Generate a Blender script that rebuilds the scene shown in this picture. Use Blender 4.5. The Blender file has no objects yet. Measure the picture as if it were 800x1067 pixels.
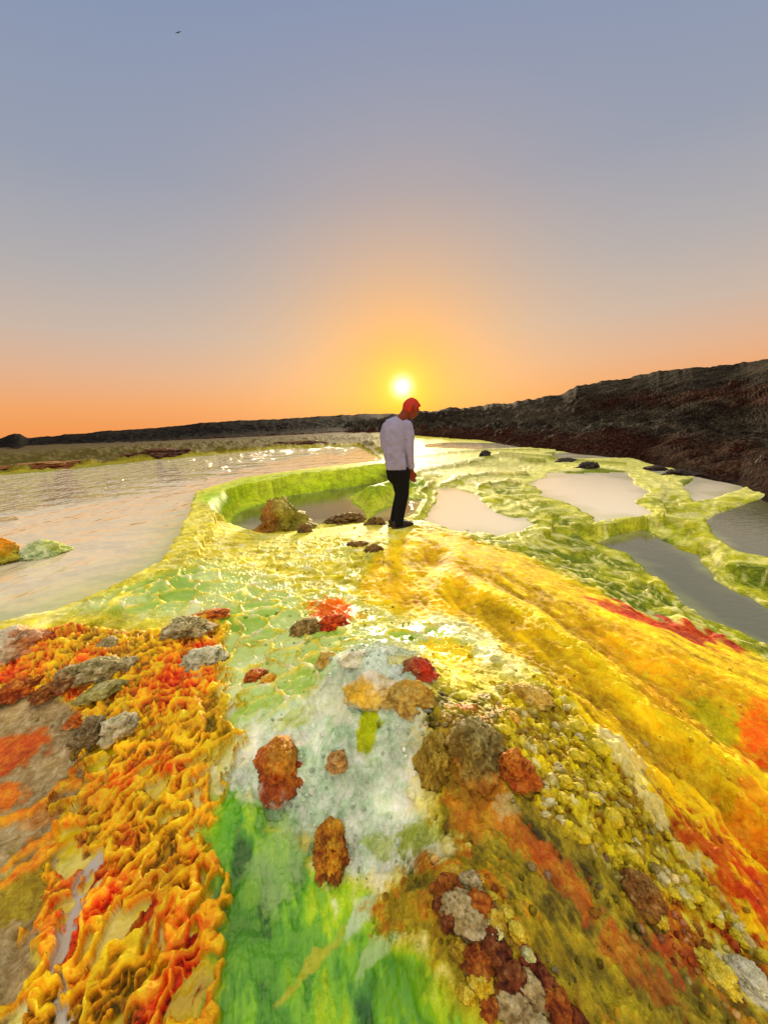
import bpy, bmesh, math, random
import numpy as np
from mathutils import Vector, Matrix

random.seed(4)
rng = np.random.default_rng(7)
S = bpy.context.scene
COL = S.collection
rad = math.radians

# ------------------------------------------------------------------ camera
IW, IH, FPX = 800.0, 1067.0, 385.0            # photo size and focal length in its pixels (13 mm ultra wide)
PITCH, ROLL, CAMH = rad(13.6), rad(2.5), 1.34
F = np.array([0, math.cos(PITCH), -math.sin(PITCH)])
R0 = np.array([1.0, 0, 0]); U0 = np.cross(R0, F)
RV = R0 * math.cos(ROLL) - U0 * math.sin(ROLL)
UV = U0 * math.cos(ROLL) + R0 * math.sin(ROLL)
CAM = np.array([0, 0, CAMH])
cam_d = bpy.data.cameras.new("camera"); cam = bpy.data.objects.new("camera", cam_d); COL.objects.link(cam)
cam_d.sensor_fit = 'AUTO'; cam_d.sensor_width = 36; cam_d.lens = 36 * FPX / IH
cam_d.clip_start = 0.02; cam_d.clip_end = 5000
cam.matrix_world = Matrix(((RV[0], UV[0], -F[0], CAM[0]), (RV[1], UV[1], -F[1], CAM[1]), (RV[2], UV[2], -F[2], CAM[2]), (0, 0, 0, 1)))
S.camera = cam

def ray(u, v):
    u = np.asarray(u, float); v = np.asarray(v, float)
    d = F + ((u - IW / 2) / FPX)[..., None] * RV + ((IH / 2 - v) / FPX)[..., None] * UV
    return d / np.linalg.norm(d, axis=-1, keepdims=True)
def on_plane(u, v, z):
    d = ray(u, v); t = (z - CAMH) / np.minimum(d[..., 2], -1e-4)
    return CAM + d * np.asarray(t)[..., None]
def on_dist(u, v, r):                          # point on the ray at horizontal distance r
    d = ray(u, v); t = r / np.hypot(d[..., 0], d[..., 1])
    return CAM + d * np.asarray(t)[..., None]
def project(x, y, z):
    px, py, pz = x - CAM[0], y - CAM[1], z - CAM[2]
    w = px * F[0] + py * F[1] + pz * F[2]
    w = np.where(w < 0.02, 0.02, w)
    return IW / 2 + FPX * (px * RV[0] + py * RV[1] + pz * RV[2]) / w, IH / 2 - FPX * (px * UV[0] + py * UV[1] + pz * UV[2]) / w

# ------------------------------------------------------------------ sky, sun, exposure
SUN = ray(419.0, 403.0)
S.view_settings.view_transform = 'Standard'; S.view_settings.look = 'None'
S.view_settings.exposure = 1.0; S.view_settings.gamma = 1.0
S.render.engine = 'CYCLES'
S.cycles.use_denoising = True
S.cycles.max_bounces = 6
S.cycles.sample_clamp_indirect = 6

def lin(c):
    c = np.asarray(c, float) / 255.0
    return np.where(c <= .04045, c / 12.92, ((c + .055) / 1.055) ** 2.4)

world = bpy.data.worlds.new("World"); S.world = world; world.use_nodes = True
nt = world.node_tree; nt.nodes.clear()
N = lambda t: nt.nodes.new(t)
def vm(op, a, b=None):
    n = N('ShaderNodeVectorMath'); n.operation = op
    for i, q in enumerate((a, b)):
        if q is None: continue
        if isinstance(q, (tuple, list)): n.inputs[i].default_value = q
        else: nt.links.new(q, n.inputs[i])
    return n.outputs['Value'] if op == 'DOT_PRODUCT' else n.outputs[0]
def ma(op, a, b=None, clamp=False):
    n = N('ShaderNodeMath'); n.operation = op; n.use_clamp = clamp
    for i, q in enumerate((a, b)):
        if q is None: continue
        if isinstance(q, (int, float)): n.inputs[i].default_value = q
        else: nt.links.new(q, n.inputs[i])
    return n.outputs[0]
def mixc(f, a, b):
    n = N('ShaderNodeMix'); n.data_type = 'RGBA'; n.clamp_factor = True
    nt.links.new(f, n.inputs[0])
    for i, q in ((6, a), (7, b)):
        if isinstance(q, (tuple, list)): n.inputs[i].default_value = q
        else: nt.links.new(q, n.inputs[i])
    return n.outputs[2]
SKY_GAIN = 0.5                                # half, because exposure +1 doubles it
def skyc(r, g, b, k=1.0): return tuple(lin((r, g, b)) * SKY_GAIN * k) + (1.0,)
tc = N('ShaderNodeTexCoord'); dirn = tc.outputs['Generated']
sep = N('ShaderNodeSeparateXYZ'); nt.links.new(dirn, sep.inputs[0])
elev = ma('ARCSINE', sep.outputs[2])
ramp = N('ShaderNodeValToRGB'); nt.links.new(ma('DIVIDE', elev, math.pi / 2), ramp.inputs[0])
stops = [(0.0, (252, 158, 84)), (0.035, (250, 170, 106)), (0.08, (232, 182, 146)), (0.13, (208, 186, 170)), (0.20, (182, 177, 178)), (0.30, (154, 162, 181)),
         (0.455, (135, 152, 185)), (0.54, (172, 170, 176)), (0.62, (204, 192, 164)), (1.0, (212, 196, 160))]
el = ramp.color_ramp.elements
while len(el) < len(stops): el.new(0.5)
for e, (p, c) in zip(el, stops): e.position = p; e.color = skyc(*c)
ang = ma('ARCCOSINE', ma('MINIMUM', vm('DOT_PRODUCT', dirn, tuple(SUN)), 0.999999))
deg = ma('MULTIPLY', ang, 180 / math.pi)
def gauss(s, p=2.0): return ma('EXPONENT', ma('MULTIPLY', ma('POWER', ma('DIVIDE', deg, s), p), -1.0))
c1 = mixc(ma('MULTIPLY', gauss(20.0, 1.7), 0.58), ramp.outputs[0], skyc(238, 204, 158))
c2 = mixc(ma('MULTIPLY', gauss(12.5, 1.5), 0.98), c1, skyc(255, 162, 6))
c3 = mixc(ma('MULTIPLY', gauss(3.0, 1.5), 1.0), c2, skyc(255, 222, 0, 1.1))
c4 = mixc(ma('MULTIPLY', gauss(1.25, 2.2), 1.0), c3, skyc(255, 255, 215, 1.9))
# unseen sky overhead and behind the camera, gain added to brighten the ground
def mrange(x, a, b, c, d):
    n = N('ShaderNodeMapRange'); n.interpolation_type = 'SMOOTHSTEP'
    nt.links.new(x, n.inputs[0])
    for i, q in enumerate((a, b, c, d)): n.inputs[i + 1].default_value = q
    return n.outputs[0]
hs = SUN[:2] / np.linalg.norm(SUN[:2])
gain = ma('MAXIMUM', mrange(elev, rad(44), rad(64), 1.0, 3.3), mrange(vm('DOT_PRODUCT', dirn, (hs[0], hs[1], 0)), -.3, .3, 2.7, 1.0))
bg1 = N('ShaderNodeBackground'); nt.links.new(c4, bg1.inputs[0]); nt.links.new(gain, bg1.inputs[1])
sky = N('ShaderNodeTexSky'); sky.sky_type = 'NISHITA'; sky.sun_disc = False
sky.sun_elevation = math.asin(SUN[2]); sky.sun_rotation = math.atan2(SUN[0], SUN[1])
sky.dust_density = 3.0; sky.altitude = 0
bg2 = N('ShaderNodeBackground'); nt.links.new(sky.outputs[0], bg2.inputs[0]); bg2.inputs[1].default_value = 0.05
add = N('ShaderNodeMixShader'); add.inputs[0].default_value = .08; nt.links.new(bg1.outputs[0], add.inputs[1]); nt.links.new(bg2.outputs[0], add.inputs[2])
out = N('ShaderNodeOutputWorld'); nt.links.new(add.outputs[0], out.inputs[0])

sl = bpy.data.lights.new("sun", 'SUN'); sl.energy = 4.2; sl.angle = rad(6.0); sl.color = (1.0, 0.80, 0.52)
so = bpy.data.objects.new("sun", sl); COL.objects.link(so)
so.rotation_euler = Vector(SUN).to_track_quat('Z', 'Y').to_euler(); so.location = (0, 0, 30)

# ------------------------------------------------------------------ noise (numpy)
def _h(ix, iy, seed):
    h = (ix.astype(np.int64) * 374761393 + iy.astype(np.int64) * 668265263 + seed * 974634721) & 0xFFFFFFFF
    h = ((h ^ (h >> 13)) * 1274126177) & 0xFFFFFFFF
    return (h ^ (h >> 16)) & 0xFFFFFFFF
def gn(x, y, seed=0):
    x = np.asarray(x, float); y = np.asarray(y, float)
    ix = np.floor(x); iy = np.floor(y); fx = x - ix; fy = y - iy
    ux = fx * fx * fx * (fx * (fx * 6 - 15) + 10); uy = fy * fy * fy * (fy * (fy * 6 - 15) + 10)
    def g(dx, dy):
        a = _h(ix + dx, iy + dy, seed) * (2 * math.pi / 4294967296.0)
        return np.cos(a) * (fx - dx) + np.sin(a) * (fy - dy)
    a = g(0, 0); b = g(1, 0); c = g(0, 1); d = g(1, 1)
    ab = a + (b - a) * ux; cd = c + (d - c) * ux
    return (ab + (cd - ab) * uy) * 1.5
def fbm(x, y, f, octv=4, seed=0, gain=0.5, sp=None):
    r = 0; a = 1.0; tot = 0
    for i in range(octv):
        n = gn(x * f + 17.3 * i, y * f - 9.1 * i, seed + i)
        w = a if sp is None else a * np.clip((1.0 / f / sp - 1.5) / 2.0, 0, 1)
        r = r + n * w; tot += a; a *= gain; f *= 2.03
    return r / tot * 1.3
def billow(x, y, f, octv=3, seed=0, gain=.5, sp=None):
    r = 0; a = 1.0; tot = 0
    for i in range(octv):
        n = np.abs(gn(x * f + 7.3 * i, y * f - 4.1 * i, seed + i)) * 2
        w = a if sp is None else a * np.clip((1.0 / f / sp - 1.5) / 2.0, 0, 1)
        r = r + n * w; tot += a; a *= gain; f *= 2.03
    return r / tot
def voro(x, y, f, seed=0):
    x = x * f; y = y * f; ix = np.floor(x); iy = np.floor(y)
    f1 = np.full(x.shape, 9.0); f2 = np.full(x.shape, 9.0); cid = np.zeros(x.shape)
    for dx in (-1, 0, 1):
        for dy in (-1, 0, 1):
            h = _h(ix + dx, iy + dy, seed); h2 = _h(ix + dx, iy + dy, seed + 91)
            cx = ix + dx + .5 + (h / 4294967296.0 - .5) * .9; cy = iy + dy + .5 + (h2 / 4294967296.0 - .5) * .9
            d = np.hypot(x - cx, y - cy)
            m = d < f1
            f2 = np.where(m, f1, np.minimum(f2, d)); cid = np.where(m, (h ^ (h2 >> 7)) % 1000 / 1000.0, cid); f1 = np.where(m, d, f1)
    return f1, f2, cid
def n3(p, seed=0):                              # 3-D value noise for the loose rocks
    i = np.floor(p); f = p - i; u = f * f * (3 - 2 * f); r = 0
    for dx in (0, 1):
        for dy in (0, 1):
            for dz in (0, 1):
                h = _h(i[:, 0] + dx + 57 * (i[:, 2] + dz), i[:, 1] + dy - 131 * (i[:, 2] + dz), seed) / 4294967296.0
                w = (u[:, 0] if dx else 1 - u[:, 0]) * (u[:, 1] if dy else 1 - u[:, 1]) * (u[:, 2] if dz else 1 - u[:, 2])
                r = r + h * w
    return r * 2 - 1
def f3(p, f, octv=4, seed=0, gain=.5):
    r = 0; a = 1.0; t = 0
    for k in range(octv):
        r = r + a * n3(p * f + 11.7 * k, seed + k); t += a; a *= gain; f *= 2.1
    return r / t
def ss(a, b, x):
    t = np.clip((x - a) / (b - a), 0, 1); return t * t * (3 - 2 * t)
def sdpoly(u, v, poly):                         # signed distance, negative inside
    P = np.asarray(poly, float); n = len(P)
    d2 = np.full(u.shape, 1e12); ins = np.zeros(u.shape, bool)
    for i in range(n):
        a = P[i]; b = P[(i + 1) % n]; ex, ey = b - a; L = ex * ex + ey * ey + 1e-9
        wx = u - a[0]; wy = v - a[1]; t = np.clip((wx * ex + wy * ey) / L, 0, 1)
        d2 = np.minimum(d2, (wx - ex * t) ** 2 + (wy - ey * t) ** 2)
        c = ((a[1] > v) != (b[1] > v))
        if ey != 0: ins ^= c & (u < ex * (v - a[1]) / ey + a[0])
    d = np.sqrt(d2); return np.where(ins, -d, d)
def sdline(u, v, pts):
    P = np.asarray(pts, float); d2 = np.full(u.shape, 1e12)
    for a, b in zip(P[:-1], P[1:]):
        ex, ey = b - a; L = ex * ex + ey * ey + 1e-9
        wx = u - a[0]; wy = v - a[1]; t = np.clip((wx * ex + wy * ey) / L, 0, 1)
        d2 = np.minimum(d2, (wx - ex * t) ** 2 + (wy - ey * t) ** 2)
    return np.sqrt(d2)

# ------------------------------------------------------------------ terrain: base heights
CP = [(415, 549, 0), (385, 548, 0), (450, 556, -.03), (440, 600, .03), (400, 650, .05), (385, 710, .12), (470, 700, .10), (350, 600, .02), (330, 560, -.02),
      (210, 513, .21), (255, 500, .21), (330, 490, .21), (400, 482, .20), (180, 575, .19), (120, 617, .19), (0, 655, .19), (-200, 690, .19),
      (220, 550, .15), (205, 590, .17), (240, 580, .10), (200, 640, .13), (280, 600, .06), (300, 562, -.02), (250, 560, .02), (250, 700, .05), (150, 690, .10), (60, 672, .15), (320, 700, .08),
      (100, 800, .02), (100, 950, 0), (40, 760, .04), (20, 900, -.02), (0, 1067, -.02), (-200, 900, 0), (-300, 1100, 0),
      (280, 850, .0), (300, 1000, -.04), (220, 800, .03), (400, 1040, -.02), (420, 860, .06),
      (480, 930, .14), (480, 770, .2), (600, 830, .16), (690, 930, .08), (760, 1020, .03), (600, 1000, .10), (640, 1060, .08), (540, 730, .14), (800, 1040, 0),
      (600, 700, .0), (700, 760, -.08), (790, 850, -.12), (800, 940, -.08), (650, 655, -.22), (760, 690, -.33), (540, 620, -.06), (600, 620, -.26), (560, 590, -.24), (500, 580, -.10),
      (900, 800, -.3), (1100, 900, -.3), (800, 705, -.3), (900, 720, -.45),
      (620, 515, -.38), (740, 505, -.42), (780, 560, -.44), (700, 590, -.52), (800, 650, -.55), (500, 530, -.28), (640, 560, -.45), (920, 560, -.45),
      (480, 475, -.3), (600, 480, -.38), (560, 465, -.3), (440, 470, -.25), (440, 490, -.15), (440, 515, -.2),
      (310, 536, -.22), (350, 536, -.22), (395, 513, -.12),
      (100, 478, .24), (300, 464, .24), (0, 488, .24), (-200, 520, .24), (400, 458, .1), (0, 476, .34), (200, 466, .34)]
cp = np.array(CP, float); cw = on_plane(cp[:, 0], cp[:, 1], cp[:, 2])
cpts = [(math.atan2(p[0], p[1]), math.log(math.hypot(p[0], p[1])), p[2]) for p in cw]
for a in range(-180, 181, 30):
    for r_, z_ in ((0.25, 0.0), (60, -.2), (400, -.3), (1500, -.3)):
        cpts.append((rad(a), math.log(r_), z_ if abs(a) < 90 else -.05))
    if abs(a) > 75:
        for r_ in (1, 3, 10): cpts.append((rad(a), math.log(r_), -.05))
cpts = np.array(cpts)
def _tps(d): d = np.maximum(d, 1e-9); return d * d * np.log(d)
_A = cpts[:, :2] * np.array([1.0, 0.8]); _n = len(_A)
_K = _tps(np.linalg.norm(_A[:, None] - _A[None], axis=-1)) + np.eye(_n) * 0.004
_Pm = np.c_[np.ones(_n), _A]; _M = np.block([[_K, _Pm], [_Pm.T, np.zeros((3, 3))]])
_w = np.linalg.solve(_M, np.r_[cpts[:, 2], 0, 0, 0])
def base_z(az, lr):
    p = np.stack([az, lr * 0.8], -1); r = _w[_n] + p @ _w[_n + 1:]
    for k in range(_n): r = r + _w[k] * _tps(np.hypot(p[..., 0] - _A[k, 0], p[..., 1] - _A[k, 1]))
    return np.clip(r, -.9, .7)

# polar sheet: fine where the ground is near and in front, coarse behind, out to the horizon
az = np.concatenate([np.linspace(-180, -66, 58)[:-1], np.arange(-66, 66.01, 0.125), np.linspace(66, 180, 58)[1:]]) * math.pi / 180
vv = np.arange(1064, 441.2, -0.85)
phi = PITCH + np.arctan((vv - IH / 2) / FPX)
rr = CAMH / np.tan(phi)
rr = np.concatenate([np.array([.02, .08, .15, .22, .28, .34, .39, .44]), np.linspace(.46, rr[0], 50)[:-1], rr])
rr = rr[np.r_[True, np.diff(rr) > 0]]; rr = rr[rr < 260]
rr = np.concatenate([rr, [320, 420, 600, 900, 1500, 2600]])
NA, NR = len(az), len(rr)
AZ, RR = np.meshgrid(az, rr)                   # shape NR x NA
X = RR * np.sin(AZ); Y = RR * np.cos(AZ)
_s = 4                                          # base heights on a coarser grid, then interpolated
ai = np.unique(np.r_[np.arange(0, NA, _s), NA - 1]); ri = np.unique(np.r_[np.arange(0, NR, _s), NR - 1])
zc = base_z(*np.meshgrid(az[ai], np.log(rr[ri])))
tmp = np.stack([np.interp(az, az[ai], row) for row in zc])
Z = np.stack([np.interp(np.log(rr), np.log(rr[ri]), tmp[:, j]) for j in range(NA)], 1)
Z0 = Z.copy()
SP = np.maximum(np.gradient(rr)[:, None] * np.ones_like(X), RR * 0.0022)     # local vertex spacing (m)
PXM = RR / FPX                                  # about a photo pixel in metres
U, V = project(X, Y, Z0)

# irregular version of the pixel position, from world-space noise
w1 = fbm(X, Y, 6.0, 4, 11, .55, SP); w2 = fbm(X, Y, 6.0, 4, 23, .55, SP)
wl1 = fbm(X, Y, 1.2, 4, 31, .55, SP); wl2 = fbm(X, Y, 1.2, 4, 37, .55, SP)
near = ss(2.6, 1.2, RR)
nA = fbm(X, Y, 2.0, 5, 101, .55, SP); nB = fbm(X, Y, 9.0, 5, 113, .55, SP); nC = fbm(X, Y, 28.0, 4, 127, .6, SP); nD = fbm(X, Y, .7, 4, 131, .5, SP)
fine = fbm(X, Y, 70.0, 3, 139, .6, SP)
UU = U + (w1 * 16) * near + (wl1 * 9) * (1 - near); VV = V + (w2 * 14) * near + (wl2 * 4) * (1 - near)

# ------------------------------------------------------------------ zones (outlines read off the photo, laid on the ground)
ZN = dict(
 slope=[(432, 552), (480, 562), (540, 580), (600, 612), (640, 636), (700, 655), (760, 672), (830, 705), (1100, 800), (1100, 1300), (830, 1060), (780, 985), (720, 905), (672, 838),
        (620, 775), (560, 712), (520, 680), (470, 650), (430, 640), (380, 620), (390, 580)],
 rterr=[(425, 560), (425, 500), (400, 480), (410, 460), (520, 458), (640, 470), (820, 490), (1100, 500), (1100, 810), (830, 705), (760, 672), (640, 636), (540, 580), (470, 560)],
 wall=[(200, 518), (255, 497), (330, 487), (402, 480), (436, 500), (407, 506), (305, 520), (245, 545)],
 mint=[(60, 640), (160, 600), (230, 585), (300, 610), (330, 650), (380, 660), (470, 650), (520, 690), (470, 690), (400, 690), (360, 720), (320, 740), (290, 760), (255, 770), (215, 790), (200, 750),
       (215, 700), (235, 660), (190, 640), (120, 640)],
 white=[(330, 730), (345, 705), (390, 690), (430, 700), (445, 740), (440, 790), (450, 850), (470, 900), (440, 915), (400, 920), (350, 910), (300, 880), (260, 850), (225, 820), (250, 770), (290, 745)],
 green=[(218, 830), (250, 825), (300, 870), (350, 915), (390, 940), (395, 990), (450, 1020), (490, 1075), (480, 1300), (200, 1300), (210, 1067), (222, 980), (205, 900)],
 olive=[(440, 770), (470, 740), (520, 740), (560, 790), (600, 860), (660, 920), (720, 985), (800, 1067), (1000, 1300), (560, 1300), (545, 1067), (490, 1060), (440, 1010), (390, 960), (395, 930), (440, 910), (470, 890), (450, 830)],
 nodule=[(520, 722), (570, 720), (610, 765), (660, 825), (705, 880), (760, 945), (830, 1020), (850, 1060), (815, 1050), (760, 990), (700, 945), (650, 925), (600, 890), (560, 850), (535, 800), (515, 770)],
 sand=[(-300, 760), (0, 728), (60, 730), (88, 745), (96, 775), (88, 815), (60, 850), (58, 905), (45, 960), (30, 1010), (14, 1067), (-20, 1300), (-500, 1300)],
 crust=[(-20, 735), (-20, 690), (20, 668), (70, 655), (150, 660), (205, 640), (240, 650), (232, 690), (240, 740), (250, 775), (215, 800), (208, 850), (215, 930), (222, 1000), (212, 1067), (205, 1200), (5, 1200),
        (18, 1067), (38, 1000), (52, 940), (64, 900), (62, 850), (92, 815), (98, 775), (88, 745), (60, 728), (0, 725)],
)
SD = {k: sdpoly(UU, VV, p) for k, p in ZN.items()}
BRK = nB * 22 + nC * 14 + fine * 8
BR2 = 1
MK = lambda k, e: ss(e * .55, -e * .55, SD[k] + BRK * (e / 22.0 if e < 22 else 1.0) * near)
_ex = X * math.cos(rad(62)) + Y * math.sin(rad(62)); _ey = -X * math.sin(rad(62)) + Y * math.cos(rad(62))
_d1 = gn(_ex * 13, _ey * 13, 301) * .030 + gn(_ex * 31, _ey * 31, 303) * .012; _d2 = gn(_ex * 13, _ey * 13, 305) * .030 + gn(_ex * 31, _ey * 31, 307) * .012
_r1 = np.sqrt(np.clip(1 - (gn((_ex + _d1) * 8, (_ey + _d2) * 15, 311) / .21) ** 2, 0, 1))      # strands reach out over the pools and the sand
SD0 = SD['crust'].copy(); SD['crust'] = np.maximum(SD['crust'], -26) + near * (16 * gn(_ex * 5, _ey * 8, 299) + 13 - 30 * _r1 + 44 * ss(.06, .34, gn(_ex * 6 + 9, _ey * 12, 297)) * (1 - _r1))
m_crust = MK('crust', 4); m_sand = MK('sand', 6); m_green = MK('green', 34); m_white = MK('white', 34); m_olive = MK('olive', 22)
m_nod = MK('nodule', 12); m_mint = MK('mint', 16); m_slope = MK('slope', 12); m_rt = MK('rterr', 12); m_wall = ss(6, -3, sdpoly(U, V, ZN['wall']))

# ------------------------------------------------------------------ terrain: large forms
def bump(px, py, w, h, hz, pw=2.0):             # mound of px-radius w x h at a photo position
    global Z
    d = np.sqrt(((UU - px) / w) ** 2 + ((VV - py) / h) ** 2)
    Z = Z + hz * np.exp(-d ** pw)
bump(388, 760, 72, 74, .15); bump(382, 716, 36, 28, .08); bump(480, 985, 85, 80, .10); bump(500, 790, 60, 60, .08); bump(430, 720, 50, 40, .05)
bump(610, 850, 60, 80, .05); bump(110, 715, 70, 40, .03); bump(330, 640, 40, 20, .02); bump(290, 800, 40, 40, .03)
# furrowed ridges running down the yellow slope
for pts, w, hz in (([(470, 600), (540, 640), (620, 705), (700, 775), (800, 860), (900, 940)], 16, .075), ([(440, 565), (540, 600), (640, 650), (760, 720), (860, 780)], 20, .065),
                   ([(520, 690), (590, 740), (660, 815), (740, 905), (820, 985)], 12, .05), ([(560, 655), (650, 720), (780, 820)], 10, .03), ([(500, 630), (560, 670), (640, 745), (740, 850)], 10, .035)):
    d = sdline(UU, VV, pts); Z = Z + hz * np.exp(-(d / w) ** 2)
for pts, w, hz in (([(480, 622), (560, 672), (640, 740), (740, 835), (860, 950)], 12, -.05), ([(450, 585), (560, 630), (660, 695), (800, 790)], 10, -.045)):
    d = sdline(UU, VV, pts); Z = Z + hz * np.exp(-(d / w) ** 2)

# ------------------------------------------------------------------ pools
POOLS = [
 ('lake_water', .17, [(-900, 900), (-200, 705), (0, 652), (60, 638), (120, 612), (165, 590), (182, 568), (197, 540), (206, 514), (255, 499), (330, 489), (400, 481), (388, 470), (372, 462), (330, 464), (290, 465), (250, 469), (200, 473), (140, 479), (60, 487), (0, 492), (-300, 520), (-900, 600)], 5, .10),
 ('crater_water', -.22, [(236, 550), (250, 532), (275, 523), (305, 513), (360, 506), (407, 497), (404, 504), (385, 512), (366, 518), (374, 527), (388, 541), (350, 545), (310, 549), (270, 556)], 4, .12),
 ('crater_water', -.2, [(384, 540), (392, 533), (405, 526), (425, 519), (440, 520), (432, 534), (418, 544), (395, 547)], 4, .1),
 ('pool_water', -.29, [(436, 546), (452, 524), (455, 508), (475, 505), (500, 517), (515, 530), (562, 545), (540, 556), (520, 560), (490, 557), (460, 553)], 6, .1),
 ('pool_water', -.37, [(548, 505), (570, 492), (620, 485), (650, 490), (678, 514), (664, 524), (680, 535), (620, 543), (600, 532), (565, 517)], 5, .1),
 ('pool_water', -.415, [(702, 501), (730, 493), (770, 495), (787, 504), (765, 514), (745, 520), (722, 523)], 4, .1),
 ('pool_water', -.44, [(728, 545), (742, 535), (800, 515), (900, 503), (1100, 520), (1100, 640), (900, 606), (800, 583), (762, 575), (745, 560)], 6, .1),
 ('pool_water', -.55, [(612, 566), (668, 550), (686, 560), (724, 575), (746, 600), (800, 630), (920, 676), (1100, 740), (1100, 800), (900, 730), (800, 680), (740, 652), (684, 604), (652, 582)], 8, .12),
 ('pool_water', -.36, [(548, 473), (600, 470), (662, 471), (652, 478), (600, 479), (575, 478)], 3, .1),
 ('pool_water', -.29, [(432, 463), (470, 460), (520, 461), (565, 466), (500, 469), (440, 467)], 2.5, .1),
 ('pool_water', -.40, [(664, 488), (690, 487), (708, 493), (690, 497)], 3, .08),
]
SHORE = np.full(X.shape, 99.0); SUBM = np.zeros(X.shape)
pool_meshes = []
for name, zw, poly, wid, dep in POOLS:
    pu, pv = project(X, Y, np.full_like(X, zw))
    a_ = (3.0 if wid > 3 else 1.2)
    lk = name == 'lake_water'; a_ *= .5 if lk else 1; b_ = 5.5 if lk else a_ * 1.2
    sd = sdpoly(pu + wl1 * a_ * 2.2 + (w1 + nB * .6) * b_ * ss(7, 4.5, RR), pv + wl2 * a_ + (w2 + nB * .5) * b_ * .5 * ss(7, 4.5, RR), poly)
    big = 26 if name == 'lake_water' else 14
    rim = zw + .022
    t = ss(0, big, sd)
    Z = np.where((sd >= 0) & (sd < big), np.where(Z < rim, rim, rim + (Z - rim) * t) if name != 'crater_water' else rim - .01 + (Z - rim) * t, Z)
    Z = np.where(sd < 0, zw + .022 - ss(0, wid * 1.2, -sd) * dep, Z)
    SHORE = np.minimum(SHORE, np.where(sd > 0, sd, 99)); SUBM = np.maximum(SUBM, ss(0, -wid, sd))
    pool_meshes.append((name, zw, poly))
# the scalloped green wall behind the crater pool drops from the lake rim
pu, pv = project(X, Y, np.full_like(X, .19))
rimd = sdline(pu, pv, [(212, 512), (255, 499), (330, 489), (402, 481), (425, 484)])
Z = np.maximum(Z, np.where(rimd < 5, .20 - ss(1.5, 5, rimd) * .3, -9))
insides = [sdpoly(*project(X, Y, np.full_like(X, zw)), poly) for _, zw, poly in pool_meshes]
for k, (name, zw, poly) in enumerate(pool_meshes):      # every bank stays above its own water
    own = insides[k]; oth = np.minimum.reduce([q for j, q in enumerate(insides) if j != k])
    Z = np.where((own > 0) & (own < 6) & (oth > .5), np.maximum(Z, zw + .012), Z)

# ------------------------------------------------------------------ terrain: surface relief and colour
C = np.zeros(X.shape + (3,)); WET = np.full(X.shape, .5)          # WET holds roughness
def cmix(a, b, t): return a + (b - a) * t[..., None]
def paint(mask, col): 
    global C
    col = lin(col) if not isinstance(col, np.ndarray) else col
    C = C + (col - C) * np.clip(mask, 0, 1)[..., None]
def pal(t, *cols):                               # t 0..1 through a list of colours
    n = len(cols) - 1; t = np.clip(t, 0, .9999) * n; i = t.astype(int); f = t - i
    L = np.array([lin(c) for c in cols]); f = f * f * (3 - 2 * f)
    return L[i] + (L[i + 1] - L[i]) * f[..., None]

# stretched coordinates: along the fall of the yellow slope
def rot(a): return X * math.cos(a) + Y * math.sin(a), -X * math.sin(a) + Y * math.cos(a)
_a, _b = on_plane(np.array([540., 800.]), np.array([640., 860.]), np.array([-.05, -.1])); SLA = math.atan2(_b[1] - _a[1], _b[0] - _a[0]); sx, sy = rot(SLA)
st1 = fbm(sx * .3, sy, 9.0, 5, 151, .6, SP); st2 = fbm(sx * .25, sy, 26.0, 4, 163, .6, SP)

# yellow-green terrace crust everywhere first
t = .5 + nA * .5 + nB * .5 + nC * .2
C = pal(t, (140, 136, 36), (192, 180, 70), (216, 204, 100), (230, 222, 140), (240, 236, 190))
Z = Z + (np.abs(nB) * .012 + nC * .006) * (1 - .95 * np.maximum(m_green, m_white * .8)) * ss(.2, .5, 1 - SUBM)
WET = .66 - nB * .1
# right terraces: lime crust with pale lace
t = .42 + nA * .5 + nB * .3 + .15 * nD
cR = pal(t, (70, 88, 2), (116, 128, 4), (160, 162, 20), (196, 190, 70), (230, 224, 156))
paint(m_rt, cR)
ff1, ff2, _ = voro(X + wl1 * .5, Y + wl2 * .5, 1.1, 7)
lip = ss(.12, .0, ff2 - ff1)
tx, ty = rot(rad(25)); rip = fbm((tx + wl1 * .5) * .35, ty + wl2 * .4, 3.2, 5, 173, .62, SP); terr = np.abs(((rip * 2.2) % 1.0) - .5) * 2
Z = Z + m_rt * (1 - SUBM) * (lip * .02 + nA * .035 + rip * .05 + np.abs(nB) * .02) * ss(1.8, 4, RR)
paint(m_rt * ss(.62, .95, terr + nB * .3) * .75, (226, 222, 160))
paint(m_rt * ss(.45, .0, terr + nB * .2) * .45 * (1 - SUBM), (104, 122, 10))
paint(m_rt * lip * .4, (220, 216, 150))
# crater wall
paint(m_wall, pal(.5 + nA * .5 + fbm(X * 1.0, Y * .25, 4, 3, 171, .5, SP) * .4, (112, 146, 0), (146, 182, 4), (178, 204, 28)))
m_lip = ss(5, -3, sdpoly(U, V, [(362, 518), (400, 506), (440, 498), (446, 516), (412, 524), (388, 540), (374, 529)]))
paint(m_lip, pal(.5 + nA * .5 + nB * .3, (96, 128, 2), (136, 160, 14), (196, 200, 90)))
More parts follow.
